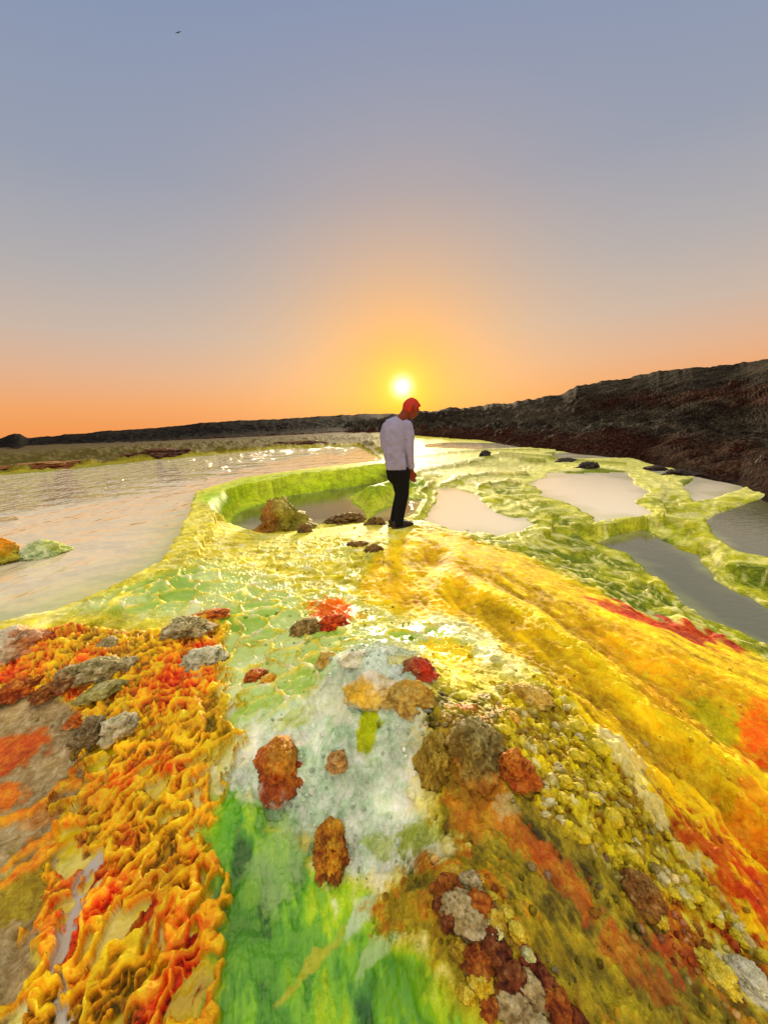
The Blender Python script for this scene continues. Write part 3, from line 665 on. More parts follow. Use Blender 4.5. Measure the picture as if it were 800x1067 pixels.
hill('hill', [(360, 441), (420, 431), (440, 428), (480, 425), (540, 418), (585, 411), (600, 402), (650, 394), (685, 387), (720, 383), (745, 382), (760, 380), (800, 374), (900, 360), (1100, 340), (1500, 330)],
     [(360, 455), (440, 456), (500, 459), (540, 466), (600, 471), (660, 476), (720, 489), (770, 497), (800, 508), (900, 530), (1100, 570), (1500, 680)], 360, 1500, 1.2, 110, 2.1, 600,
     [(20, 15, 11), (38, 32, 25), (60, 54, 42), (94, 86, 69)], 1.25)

# ------------------------------------------------------------------ loose rocks and salt knobs
def ico(sub):
    bm = bmesh.new(); bmesh.ops.create_icosphere(bm, subdivisions=sub, radius=1)
    v = np.array([p.co[:] for p in bm.verts]); f = np.array([[q.index for q in p.verts] for p in bm.faces]); bm.free(); return v, f
ICO = {k: ico(k) for k in (3, 4, 5)}
seedc = [1000]
def rock(name, px, py, w, h, cols, label, cat, amp=.35, freq=1.6, cone=0.0, group=None, mat=None, lumps=0.0, tint=None, det=None, thick=.85, tilt=0.0, sink=.42, zw=None):
    """knob standing at photo position (px, py = foot), w x h photo pixels; cols from crevice to crest"""
    seedc[0] += 7; sd = seedc[0]
    p = hit(px, py) if zw is None else on_plane(np.array(float(px)), np.array(float(py)), zw)
    dep = float((p - CAM) @ F); m = dep / FPX; dv = (p - CAM) / np.linalg.norm(p - CAM)
    wm = w * m; sphi = -dv[2]; cphi = math.sqrt(1 - sphi * sphi)
    hz = h * m / (cphi + thick * .9 * sphi * w / h) if h < w else min(h * m / cphi * .75, .8 * wm)
    dm = min(max((h * m - hz * cphi) / sphi, .7 * wm * min(1, h / w * 2)), 1.7 * wm) if sphi > .3 else thick * wm
    v, f = ICO[det or (5 if w * h > 500 else 4 if w * h > 120 else 3)]; v = v.copy()
    asp = np.array([wm, dm, 2 * hz]); asp = asp / asp.mean(); v0 = v; v = v * asp      # grain keeps its size on flat or tall knobs
    n1 = f3(v, freq, 4, sd, .55); n2 = np.abs(f3(v, freq * 3.2, 3, sd + 31, .55))
    k = 1 + amp * 1.25 * n1 - lumps * 1.2 * n2 + (.22 * f3(v, 7.0, 4, sd + 57, .65) - .16 * np.abs(f3(v, 13.0, 2, sd + 59, .6))) * (amp + lumps)
    q = v0 * k[:, None]
    zz = np.clip((q[:, 2] + .3) / 1.3, 0, 1.2)
    q[:, :2] *= (1 - cone * zz)[:, None] * (1 + .42 * ss(.15, -.7, v0[:, 2]) * (1 + .5 * f3(v, 3.0, 2, sd + 11)))[:, None]
    q[:, 0] += tilt * zz
    q = q * np.array([wm / 2, dm / 2, hz * .62]); 
    fwd = np.array([dv[0], dv[1]]) / np.hypot(dv[0], dv[1])
    yaw = math.atan2(-fwd[0], fwd[1]); R2 = np.array([[math.cos(yaw), -math.sin(yaw)], [math.sin(yaw), math.cos(yaw)]])
    q[:, :2] = q[:, :2] @ R2.T
    c0 = np.array([p[0] + fwd[0] * dm * .35, p[1] + fwd[1] * dm * .35]); z0 = min(hgt_at(c0[0], c0[1]), p[2] + .05) if zw is None else zw
    t = .5 + n1 * .45 - n2 * .25 + .35 * f3(v, 4.5, 4, sd + 71, .6) + .18 * v0[:, 2]
    col = pal(t, *cols)
    if tint:                                      # (direction, colour, amount): one face stained differently
        dr, tcx, am = tint; k2 = np.clip(ss(-.1, .7, v0 @ np.array(dr, float) + .5 * f3(v, 3.0, 3, sd + 83)) * am, 0, 1)
        col = col + (lin(tcx) - col) * k2[:, None]
    a_i = int(np.clip(np.interp(math.atan2(c0[0], c0[1]), az, np.arange(NA)), 0, NA - 1)); r_i = int(np.clip(np.interp(math.hypot(p[0], p[1]), rr, np.arange(NR)), 0, NR - 1))
    gcol = C[r_i, a_i]; low = ss(-.3, -.62, v0[:, 2] + .45 * f3(v, 4.0, 4, sd + 91, .6)) * (0 if cat in ('islet',) or 'shore' in name or 'lake' in name else .85)
    col = col + (gcol - col) * low[:, None]
    o = mesh_np(name, q, f, mat or M_rock, col)
    o.location = (c0[0], c0[1], z0 + hz * (.62 - sink) * .72)
    return tag(o, label, cat, group)

BROWN = [(46, 30, 10), (92, 64, 20), (128, 98, 34), (156, 128, 60)]
OLIVE = [(88, 78, 10), (128, 120, 22), (158, 148, 40), (186, 174, 84)]
RUST = [(92, 34, 4), (150, 66, 6), (196, 104, 10), (222, 150, 40)]
TAN = [(132, 96, 26), (178, 142, 50), (206, 176, 84), (224, 206, 140)]
GREY = [(84, 70, 30), (136, 122, 70), (176, 164, 112), (212, 204, 164)]
WHITE = [(150, 144, 96), (198, 194, 150), (224, 220, 186), (240, 236, 214)]
REDC = [(110, 20, 2), (172, 44, 4), (214, 80, 8), (232, 120, 30)]
YELN = [(150, 120, 10), (206, 176, 24), (228, 206, 60), (236, 226, 120)]
DARK = [(14, 10, 7), (30, 22, 14), (48, 36, 24), (66, 52, 36)]
MINT = [(120, 140, 60), (150, 170, 100), (190, 204, 150), (214, 222, 190)]
R_ = rock
R_('salt_mound', 296, 554, 58, 58, OLIVE, 'tall olive green mineral mound standing in front of the dark crater pool', 'mineral mound', .5, 1.4, .55, lumps=.25, tint=((-1, -.2, -.2), (150, 90, 20), .8), tilt=-.12, sink=.28)
R_('salt_rock', 318, 555, 16, 14, BROWN, 'small brown rock at the right foot of the olive mound', 'rock')
R_('salt_rock', 361, 545, 38, 15, BROWN, 'low brown jagged rock between the olive mound and the man', 'rock', .5, 2.2, lumps=.3)
R_('salt_rock', 391, 547, 24, 15, BROWN, 'pointed brown rock just left of the man’s shoes', 'rock', .5, 2.4, .4, lumps=.3)
R_('salt_rock', 373, 569, 20, 8, BROWN, 'flat brown rock on the pale yellow crust, left of its rounder neighbour', 'rock', .4, 2)
R_('salt_rock', 389, 575, 20, 11, BROWN, 'rounded brown rock on the pale yellow crust below the man', 'rock', .4, 2, .3)
R_('lake_rock', 2, 588, 46, 34, [(150, 120, 20), (206, 150, 14), (236, 160, 10), (246, 190, 50)], 'orange yellow rock at the left edge of the photo standing in the lake', 'rock', .5, 1.6, .35, lumps=.2, tint=((.2, -.6, -.8), (150, 160, 40), .8), zw=.17, sink=.3)
R_('lake_rock', 47, 580, 42, 20, MINT, 'pale green low rock standing in the lake', 'rock', .4, 1.5, .3, tint=((.7, 0, .5), (176, 186, 60), .7), zw=.17, sink=.2)
R_('salt_lump', 320, 659, 32, 22, [(70, 46, 16), (120, 92, 36), (156, 130, 66), (176, 156, 110)], 'round brown knob beside the red crust patch', 'mineral lump', .3, 1.8, lumps=.25)
R_('salt_lump', 347, 656, 34, 24, REDC, 'bright red orange crumbly knob behind the round brown knob', 'mineral lump', .45, 2.4, .2, lumps=.35)
R_('salt_lump', 342, 688, 22, 18, TAN, 'small tan knob on the pale terrace above the white cone', 'mineral lump', .3, 1.8)
R_('salt_lump', 267, 708, 22, 15, RUST, 'orange knob on the left of a low pair in the mint terraces', 'mineral lump', .4, 2.0)
R_('salt_lump', 281, 711, 16, 12, [(150, 96, 10), (206, 140, 20), (232, 176, 50), (240, 200, 90)], 'yellow orange knob on the right of a low pair in the mint terraces', 'mineral lump', .4, 2.0)
R_('salt_lump', 217, 643, 36, 13, RUST, 'flat orange knob at the top of the orange crust', 'mineral lump', .4, 2.2)
R_('salt_cone', 372, 668 + 24, 30, 18, WHITE, 'small white lump behind the white and yellow cone', 'mineral cone', .35, 1.8, .4)
R_('salt_cone', 412, 693, 34, 14, [(176, 160, 60), (206, 196, 100), (226, 220, 160), (236, 232, 200)], 'low cream lump between the white cone and the red topped knob', 'mineral cone', .4, 2, .4)
R_('salt_cone', 388, 730, 56, 42, [(196, 160, 60), (226, 206, 140), (238, 232, 206), (244, 242, 232)], 'white pointed cone with a yellow left side on the mint mound', 'mineral cone', .3, 1.5, .6, lumps=.15, tint=((-.8, -.5, -.5), (232, 190, 30), .9))
R_('salt_lump', 428, 740, 52, 40, TAN, 'tan yellow lump right of the white cone', 'mineral lump', .35, 1.8, .3, lumps=.2, tint=((.3, .5, .6), (214, 160, 30), .6))
R_('salt_lump', 436, 706, 36, 26, [(90, 24, 6), (140, 60, 20), (170, 110, 60), (196, 160, 110)], 'red topped knob behind the tan yellow lump', 'mineral lump', .35, 2.0, .2, tint=((.6, -.2, .4), (196, 50, 6), .9))
R_('salt_lump', 294, 824, 46, 70, RUST, 'tall rust orange lump at the left edge of the mint mound', 'mineral lump', .35, 1.5, .25, lumps=.2, tint=((.2, 0, .9), (196, 140, 30), .7), thick=.8, tilt=.15)
R_('salt_lump', 354, 805, 20, 26, [(110, 70, 20), (160, 116, 50), (196, 150, 80), (206, 176, 120)], 'small brown knob in the middle of the mint mound', 'mineral lump', .4, 2.2)
R_('salt_lump', 349, 912, 38, 70, [(96, 36, 4), (160, 84, 8), (206, 140, 14), (222, 186, 50)], 'upright orange brown knob between the mint mound and the green pool', 'mineral lump', .35, 2.0, .1, lumps=.35, thick=.7)
R_('salt_pillar', 495, 806, 54, 74, [(70, 58, 26), (120, 106, 50), (150, 136, 74), (178, 166, 116)], 'grey olive rounded pillar, tallest on the ridge right of the mint mound', 'mineral pillar', .35, 1.6, .2, lumps=.25, tint=((-.6, -.5, -.3), (150, 118, 14), .6), thick=.8)
R_('salt_pillar', 456, 812, 40, 60, [(92, 66, 10), (146, 116, 16), (170, 142, 40), (180, 160, 90)], 'mustard brown ribbed lump leaning against the grey olive pillar', 'mineral pillar', .35, 1.8, .2, lumps=.3, thick=.8)
R_('salt_lump', 536, 822, 44, 44, [(110, 44, 6), (170, 84, 10), (206, 118, 20), (224, 160, 60)], 'rust orange lump on the right foot of the grey olive pillar', 'mineral lump', .4, 2, .2, lumps=.3)
R_('salt_lump', 551, 730, 40, 24, TAN, 'tan dome at the top end of the yellow nodule ridge', 'mineral lump', .25, 1.6, lumps=.15, tint=((-.4, -.5, .2), (214, 170, 50), .6))
R_('salt_lump', 533, 752, 18, 14, [(150, 104, 14), (206, 150, 24), (226, 180, 60), (232, 206, 110)], 'small orange yellow knob below the tan dome', 'mineral lump', .3, 1.8)
def outcrop(name, blobs, label, cat):
    V_, F_, C_ = [], [], []; n_ = 0; root = None
    for (x, y, w, h, c) in blobs:
        o = rock('piece', x, y, w, h, c, '', '', .32, 1.9, .15, lumps=.32, thick=.9, sink=.46, det=4)
        me = o.data; co = np.empty(len(me.vertices) * 3, np.float32); me.vertices.foreach_get('co', co); co = co.reshape(-1, 3) + np.array(o.location)
        if root is None: root = np.array(o.location)
        fi = np.empty(len(me.polygons) * 3, np.int32); me.loops.foreach_get('vertex_index', fi); cc_ = np.empty(len(me.vertices) * 4, np.float32); me.color_attributes['Col'].data.foreach_get('color', cc_)
        V_.append(co - root); F_.append(fi.reshape(-1, 3) + n_); C_.append(cc_.reshape(-1, 4)[:, :3]); n_ += len(co)
        bpy.data.objects.remove(o); bpy.data.meshes.remove(me)
    o = mesh_np(name, np.concatenate(V_), np.concatenate(F_), M_rock, np.concatenate(C_)); o.location = root
    return tag(o, label, cat)
RB = [(70, 26, 4), (130, 60, 6), (172, 96, 14), (196, 140, 50)]; GB = [(84, 62, 24), (142, 122, 74), (184, 168, 120), (210, 200, 160)]; DB = [(44, 18, 4), (86, 34, 8), (124, 62, 20), (150, 100, 50)]; OB = [(120, 92, 8), (166, 136, 16), (196, 166, 40), (214, 190, 90)]
outcrop('salt_boulder', [(470, 938, 36, 34, RB), (490, 930, 30, 26, GB), (478, 962, 40, 36, GB), (500, 955, 34, 34, RB), (514, 974, 26, 30, OB), (492, 985, 42, 40, GB), (470, 972, 24, 26, DB), (512, 1004, 34, 34, DB), (496, 1018, 34, 30, RB), (478, 1004, 22, 22, OB), (460, 952, 20, 20, DB)],
        'big grey and rust crusted boulder with yellow nodules at the bottom of the photo', 'boulder')
outcrop('salt_boulder', [(528, 1036, 40, 36, DB), (548, 1050, 40, 36, GB), (562, 1036, 34, 28, DB), (534, 1068, 44, 36, GB), (572, 1062, 40, 34, RB), (590, 1078, 40, 30, DB), (510, 1060, 26, 26, RB), (556, 1090, 44, 36, GB)],
        'dark red and grey crusted boulder at the bottom edge below the nodule studded boulder', 'boulder')
for (x, y, w, h, c, lb) in [(513, 990, 24, 34, [(170, 170, 60), (206, 206, 110), (222, 222, 150), (230, 230, 180)], 'pale green yellow nodule on the right side of the big grey and rust boulder'),
                            (500, 1036, 26, 26, YELN, 'bright yellow curled nodule under the pale green yellow one'),
                            (472, 915, 22, 16, [(170, 120, 10), (214, 166, 20), (232, 190, 50), (240, 210, 100)], 'orange yellow nodule on top of the big grey and rust boulder'),
                            (527, 958, 14, 16, YELN, 'yellow nodule on the upper right edge of the big grey and rust boulder'),
                            (498, 922, 14, 12, [(170, 120, 10), (214, 166, 20), (232, 190, 50), (240, 210, 100)], 'small orange nodule beside the one on top of the big boulder'),
                            (512, 940, 12, 12, YELN, 'small yellow nodule on the upper face of the big boulder'),
                            (548, 1002, 14, 14, [(170, 170, 60), (206, 206, 110), (222, 222, 150), (230, 230, 180)], 'small pale green nodule between the two bottom boulders'),
                            (486, 1048, 20, 16, YELN, 'yellow nodule at the foot of the big grey and rust boulder'),
                            (537, 978, 18, 20, YELN, 'yellow nodule right of the pale green yellow one'),
                            (684, 964, 18, 18, YELN, 'round yellow nodule below the rusty rock on the nodule ridge'),
                            (670, 955, 12, 14, YELN, 'small yellow nodule touching the rusty rock on the nodule ridge'),
                            (742, 1020, 40, 26, YELN, 'long yellow worm shaped nodule near the bottom right corner'),
                            (774, 1030, 40, 34, WHITE, 'long cream worm shaped nodule in the bottom right corner'),
                            (744, 998, 12, 9, WHITE, 'small cream nodule above the two worm shaped ones')]:
    R_('mineral_nodule', x, y, w, h, c, lb, 'nodule', .3, 1.7, lumps=.3)
R_('salt_rock', 663, 945, 42, 46, [(80, 44, 12), (130, 84, 24), (160, 116, 50), (180, 150, 100)], 'rusty brown rock set in the lower nodule ridge', 'rock', .4, 1.8, .2, lumps=.3)
R_('salt_rock', 80, 716, 36, 26, [(70, 54, 20), (124, 108, 56), (166, 152, 100), (206, 196, 150)], 'brown grey rock, lowest of three in a row across the orange crust', 'rock', .35, 1.9, lumps=.25, tint=((-.6, -.5, -.2), (130, 70, 10), .7))
R_('salt_rock', 106, 708, 42, 30, GREY, 'grey rock, largest and middle one of three in a row across the orange crust', 'rock', .35, 2.0, lumps=.25)
R_('salt_rock', 130, 697, 28, 20, [(100, 84, 40), (150, 134, 80), (190, 176, 126), (220, 210, 170)], 'pale grey rock, uppermost of three in a row across the orange crust', 'rock', .35, 2.0, lumps=.25)
R_('salt_rock', 22, 728, 46, 22, RUST, 'rust brown rough rock at the top of the sand flat, left of two smaller ones', 'rock', .35, 2.2, lumps=.35)
R_('salt_rock', 56, 730, 34, 18, [(70, 34, 6), (120, 66, 12), (160, 96, 24), (186, 140, 60)], 'dark rust rock in the middle of three at the top of the sand flat', 'rock', .35, 2.2, lumps=.35)
R_('salt_rock', 86, 746, 26, 18, RUST, 'small rust rock at the top right corner of the sand flat', 'rock', .35, 2.2, lumps=.3)
R_('salt_rock', 114, 673, 20, 17, GREY, 'small grey rock above the three grey rocks in a row', 'rock', .4, 2.0)
R_('salt_rock', 196, 664, 44, 26, GREY, 'grey rock at the upper end of the orange crust', 'rock', .45, 2.2, lumps=.3)
R_('salt_rock', 214, 692, 46, 30, [(110, 104, 60), (164, 160, 116), (200, 196, 158), (224, 220, 192)], 'pale grey white rock at the right edge of the orange crust', 'rock', .45, 1.9, lumps=.25)
R_('salt_rock', 126, 768, 34, 28, [(120, 108, 60), (168, 158, 110), (206, 198, 156), (226, 220, 188)], 'pale grey round rock, right one of a pair below three grey rocks in a row', 'rock', .35, 1.9, lumps=.2)
R_('salt_rock', 100, 778, 34, 34, [(64, 50, 24), (108, 92, 54), (140, 122, 80), (160, 146, 110)], 'dark grey brown rock, left of a pair below three grey rocks in a row', 'rock', .35, 1.9, lumps=.2)
R_('salt_rock', 108, 728, 40, 16, [(92, 84, 30), (136, 128, 54), (160, 152, 84), (180, 172, 120)], 'olive flat rock tucked under the three grey rocks in a row', 'rock', .3, 1.7)
R_('salt_rock', 10, 682, 64, 40, [(130, 116, 70), (182, 172, 128), (208, 202, 170), (224, 220, 200)], 'grey white rock at the left edge above the sand flat', 'rock', .4, 1.7, .2, lumps=.2, tint=((.7, -.2, 0), (206, 110, 14), .7))
# popcorn nodules studding the rib: two kinds, told apart only by colour
_r = random.Random(21); _tot = 0
_poly = np.array(ZN['nodule'], float)
while _tot < 120:
    x = _r.uniform(515, 800); y = _r.uniform(725, 1040)
    if sdpoly(np.array([x]), np.array([y]), _poly)[0] > -4: continue
    sz = _r.uniform(3.5, 8) + 10 * max(0, _r.gauss(0, .5)) ** 1.5 + (y - 725) * .006; _tot += 1
    if _r.random() < .74:
        R_('popcorn_nodule', x, y, sz * _r.uniform(.9, 1.4), sz, [(166, 140, 8), (206, 182, 14), (224, 204, 40), (232, 220, 110)], 'small yellow popcorn nodule on the ridge right of the grey olive pillar', 'nodule', .3, 1.8, lumps=.3, det=3, group='yellow nodules studding the ridge')
    else:
        R_('popcorn_nodule', x, y, sz * _r.uniform(.9, 1.4), sz, [(150, 136, 50), (200, 188, 110), (222, 212, 150), (236, 228, 186)], 'small cream popcorn nodule on the ridge right of the grey olive pillar', 'nodule', .3, 1.8, lumps=.3, det=3, group='cream nodules studding the ridge')
R_('shore_rock', 505, 475, 12, 8, DARK, 'small black rock on the flat behind the man', 'rock', .4, 2)
R_('shore_rock', 612, 488, 20, 9, DARK, 'black rock at the far edge of the largest pale pool', 'rock', .5, 2, lumps=.3)
R_('shore_rock', 683, 492, 26, 9, DARK, 'long black rock left of the upper right pool', 'rock', .5, 2, lumps=.3)
R_('shore_rock', 708, 495, 26, 8, DARK, 'low black rock at the corner of the upper right pool', 'rock', .5, 2.4, lumps=.3)
R_('shore_rock', 590, 481, 20, 5, DARK, 'thin black rock along the far narrow pool', 'rock', .5, 2.4)
R_('shore_rock', 800, 505, 46, 46, DARK, 'dark craggy outcrop at the right edge by the pools', 'rock', .5, 1.8, .3, lumps=.35)
R_('islet', 168, 476, 62, 12, [(40, 18, 8), (70, 36, 14), (92, 54, 18), (110, 84, 30)], 'dark brown islet on the far lake shore', 'islet', .5, 2.4, lumps=.3)
R_('islet', 40, 487, 100, 9, [(60, 26, 8), (110, 56, 12), (140, 84, 20), (130, 110, 36)], 'orange brown islet at the far left of the lake', 'islet', .5, 2.8, lumps=.3)
R_('islet', 312, 464, 66, 7, [(50, 24, 8), (80, 48, 14), (100, 70, 20), (120, 100, 30)], 'brown islet on the far shore below the sun', 'islet', .5, 2.8, lumps=.3)

# grit and crumbs lying over the crust near the camera: too many to count, one object
_bm = bmesh.new(); bmesh.ops.create_icosphere(_bm, subdivisions=2, radius=1); _gv = np.array([q.co[:] for q in _bm.verts]); _gf = np.array([[q.index for q in p_.verts] for p_ in _bm.faces]); _bm.free()
GV, GF, GC = [], [], []; _n = 0; _g = np.random.default_rng(5)
_cent = np.array([(320, 655), (345, 655), (388, 728), (430, 735), (294, 815), (349, 905), (495, 800), (456, 805), (536, 815), (551, 728), (490, 980), (545, 1050), (663, 940), (600, 850), (650, 900), (540, 790), (700, 960), (742, 1015), (115, 770), (80, 725), (296, 553), (380, 572)], float)
for _k in range(1500):
    if _k % 3: c_ = _cent[_g.integers(len(_cent))]; u_, v_ = c_ + _g.normal(0, 1, 2) * (26, 18)
    else: u_, v_ = _g.uniform(230, 800), _g.uniform(640, 1067)
    P_ = on_plane(np.array(u_), np.array(v_), .06)
    ai_ = int(np.clip(np.interp(math.atan2(P_[0], P_[1]), az, np.arange(NA)), 0, NA - 1)); ri_ = int(np.clip(np.interp(math.hypot(P_[0], P_[1]), rr, np.arange(NR)), 0, NR - 1))
    if m_crust[ri_, ai_] > .1 or SUBM[ri_, ai_] > .05 or m_green[ri_, ai_] > .5: continue
    r_ = abs(_g.normal(0, 1)) * .0035 + .0022; r_ *= 1 + .15 * math.hypot(P_[0], P_[1])
    q_ = _gv * (1 + .35 * f3(_gv, 1.9, 2, _k)[:, None]) * r_ * _g.uniform(.7, 1.3, 3)
    GV.append(q_ + np.array([P_[0], P_[1], float(hgt_at(P_[0], P_[1])) + r_ * .3])); GF.append(_gf + _n); _n += len(_gv)
    GC.append(np.tile(np.clip(C[ri_, ai_] * _g.uniform(.55, 1.25) + _g.choice([0, 0, .06]), 0, .9), (len(_gv), 1)))
tag(mesh_np('mineral_grit', np.concatenate(GV), np.concatenate(GF), M_rock, np.concatenate(GC)), 'loose mineral crumbs and grit scattered over the crust', 'grit', kind='stuff')

# ------------------------------------------------------------------ bird
p = on_dist(np.array(186.0), np.array(34.0), 40.0)
def solid(name, mat, parent=None): pass
def simple_mat(name, col, rough=.8, sheen=0, bumpscale=0, bd=.002):
    m, t, b = mat_new(name); b.inputs['Roughness'].default_value = rough; b.inputs['Specular IOR Level'].default_value = .15
    n = t.nodes.new; L = t.links.new; co = n('ShaderNodeTexCoord'); z = n('ShaderNodeTexNoise'); z.inputs['Scale'].default_value = bumpscale or 20; z.inputs['Detail'].default_value = 4
    L(co.outputs['Object'], z.inputs['Vector'])
    r = n('ShaderNodeMapRange'); r.inputs[3].default_value = .78; r.inputs[4].default_value = 1.18; L(z.outputs[0], r.inputs[0])
    mx = n('ShaderNodeMix'); mx.data_type = 'RGBA'; mx.blend_type = 'MULTIPLY'; mx.inputs[0].default_value = 1; mx.inputs[6].default_value = tuple(col) + (1,); L(r.outputs[0], mx.inputs[7]); L(mx.outputs[2], b.inputs['Base Color'])
    bp = n('ShaderNodeBump'); bp.inputs['Distance'].default_value = bd; L(z.outputs[0], bp.inputs['Height']); L(bp.outputs[0], b.inputs['Normal'])
    return m
def tube(bm, pts, rads, seg=14, squash=None):
    """closed tapered tube through pts; squash = (axis, factor) flattens its section"""
    P = [Vector(q) for q in pts]; rings = []
    for i, (q, r) in enumerate(zip(P, rads)):
        t = (P[min(i + 1, len(P) - 1)] - P[max(i - 1, 0)]).normalized()
        ref = Vector((0, 1, 0)) if abs(t.y) < .9 else Vector((1, 0, 0))
        a = t.cross(ref).normalized(); b = a.cross(t).normalized()
        rx, ry = r if isinstance(r, tuple) else (r, r)
        rings.append([bm.verts.new(q + a * math.cos(k * 2 * math.pi / seg) * rx + b * math.sin(k * 2 * math.pi / seg) * ry) for k in range(seg)])
    for r0, r1 in zip(rings[:-1], rings[1:]):
        for k in range(seg): bm.faces.new((r0[k], r0[(k + 1) % seg], r1[(k + 1) % seg], r1[k]))
    bm.faces.new(rings[0][::-1]); bm.faces.new(rings[-1])
def ball(bm, c, r, seg=16):
    m = Matrix.Translation(Vector(c)) @ (Matrix.Diagonal(Vector((*r, 1))) if isinstance(r, tuple) else Matrix.Diagonal(Vector((r, r, r, 1))))
    bmesh.ops.create_uvsphere(bm, u_segments=seg, v_segments=seg // 2 + 2, radius=1, matrix=m)
def finish(bm, name, mat, parent=None, voxel=None, smooth=0, origin=None):
    bmesh.ops.recalc_face_normals(bm, faces=bm.faces[:])
    me = bpy.data.meshes.new(name); bm.to_mesh(me); bm.free()
    if voxel:
        o = bpy.data.objects.new('tmp', me); COL.objects.link(o)
        r = o.modifiers.new('r', 'REMESH'); r.mode = 'VOXEL'; r.voxel_size = voxel
        if smooth: s_ = o.modifiers.new('s', 'SMOOTH'); s_.iterations = smooth; s_.factor = .5
        me2 = bpy.data.meshes.new_from_object(o.evaluated_get(bpy.context.evaluated_depsgraph_get()))
        bpy.data.objects.remove(o); me = me2; me.name = name
    me.polygons.foreach_set('use_smooth', np.ones(len(me.polygons), bool)); me.materials.clear(); me.materials.append(mat)
    o = bpy.data.objects.new(name, me); COL.objects.link(o)
    if parent: o.parent = parent
    return o
bird = bpy.data.objects.new('bird', None); COL.objects.link(bird); bird.location = p; bird.rotation_euler = (0, rad(-25), rad(20)); bird.scale = (.5, .5, .5)
tag(bird, 'tiny dark bird flying high in the upper left sky', 'bird')
M_bird = simple_mat('dark_feathers', (.02, .02, .025))
bm = bmesh.new(); tube(bm, [(0, -.24, 0), (0, -.16, 0), (0, 0, 0), (0, .14, .01), (0, .2, .03), (0, .26, .02)], [.01, .04, .06, .045, .035, .005], 10); tube(bm, [(0, -.2, 0), (0, -.34, 0)], [(.02, .01), (.06, .006)], 8)
finish(bm, 'body', M_bird, bird)
for s_ in (-1, 1):
    bm = bmesh.new(); tube(bm, [(s_ * .03, .04, .02), (s_ * .2, .07, .09), (s_ * .38, .02, .06), (s_ * .52, -.08, -.02)], [(.02, .09), (.012, .085), (.008, .06), (.003, .012)], 10); finish(bm, 'wing', M_bird, bird)

# ------------------------------------------------------------------ the man
foot = hit(415, 549.5); PD = math.hypot(foot[0], foot[1]); YP = foot[1]
man = bpy.data.objects.new('person', None); COL.objects.link(man); man.location = foot
tag(man, 'man in pale long sleeved shirt and black trousers, back turned, looking down', 'person')
def at(u, v, dy=0.0):                            # photo position on the upright plane through the man, dy metres behind it
    d = ray(u, v); t = (YP - CAM[1]) / d[1]; q = CAM + d * t; return Vector((q[0] - foot[0], dy, q[2] - foot[2]))
PX = float((np.array(foot) - CAM) @ F) / FPX      # metres per photo pixel at the man
M_skin = simple_mat('skin', (.17, .036, .018), .55, 0, 60, .001)  # some of the sun flare's red put into the skin colour
M_hair = simple_mat('hair', (.42, .03, .012), .6, 0, 120, .004)  # red lens flare round the head put into the hair colour
M_shirt = simple_mat('shirt_cotton', (.27, .265, .40), .9, 0, 14, .03)
M_trou = simple_mat('trouser_cotton', (.005, .005, .006), .9, 0, 40, .005)
M_shoe = simple_mat('shoe_leather', (.035, .022, .016), .6, 0, 80, .002)
M_sole = simple_mat('sole_rubber', (.05, .035, .025), .8)
M_eye = simple_mat('eye', (.5, .45, .42), .2)
L_ = lambda pts, rs: (pts, rs)
skel = dict(
 rarm=[at(424.5, 441, -.03), at(426, 453, -.05), at(426, 466, -.06), at(427, 478, -.05), at(428.5, 490, -.03)],
 larm=[at(402.5, 443, .06), at(401, 454, .10), at(401.5, 466, .14), at(408, 474, .22), at(415, 481, .26)],
 rleg=[at(418, 490, -.05), at(419, 501, -.05), at(419.5, 515, -.06), at(417, 530, -.05), at(415.2, 546, -.05)],
 lleg=[at(411, 490, .07), at(415.5, 502, .08), at(417.5, 516, .08), at(414, 530, .09), at(411.5, 544, .10)])
def hand(bm, w, f, side):                         # w wrist, f end of hand, palm plus four fingers and a thumb
    ax = (f - w).normalized(); nrm = Vector((0.35, -0.94, 0)) * side; lat = ax.cross(nrm).normalized()
    tube(bm, [w - ax * .03, w, w + ax * .03, w + ax * .085, w + ax * .095], [(.026, .022), (.028, .02), (.038, .018), (.042, .016), (.03, .012)], 12)
    for k, ln in enumerate((.066, .076, .072, .056)):
        b = w + ax * .082 + lat * (-.030 + .020 * k)
        tube(bm, [b - ax * .02, b + ax * ln * .4, b + ax * ln * .75 + nrm * .012, b + ax * ln - nrm * -.026], [.0095, .009, .0085, .006], 8)
    b = w + ax * .03 - lat * .032
    tube(bm, [b + lat * .02, b - lat * .014 + ax * .022, b - lat * .02 + ax * .052 + nrm * .006, b - lat * .014 + ax * .074 + nrm * .014], [.013, .012, .0105, .007], 8)
hd = Vector((.76, .36, -.56)).normalized()       # gaze: right, away, down
hup = (Vector((0, 0, 1)) - hd * hd.z).normalized(); hl = hup.cross(hd).normalized()
hc = at(428.2, 424.5, .02)
bm = bmesh.new()
hm = Matrix((( *(hd), 0), (*(hl), 0), (*(hup), 0), (0, 0, 0, 1))).transposed(); hm.translation = hc
bmesh.ops.create_uvsphere(bm, u_segments=24, v_segments=18, radius=1, matrix=hm @ Matrix.Diagonal(Vector((.098, .076, .108, 1))))
H = lambda a, b, c: hm @ Vector((a, b, c))
tube(bm, [H(.05, 0, .02), H(.05, 0, -.06), H(.045, 0, -.115), H(.04, 0, -.125)], [.066, .06, .042, .02], 14)       # jaw
tube(bm, [H(.085, 0, .012), H(.108, 0, -.022), H(.115, 0, -.034), H(.092, 0, -.04)], [.009, .013, .015, .012], 10)   # nose
tube(bm, [H(.088, -.024, -.068), H(.1, 0, -.066), H(.088, .024, -.068)], [.006, .009, .006], 8)                       # mouth
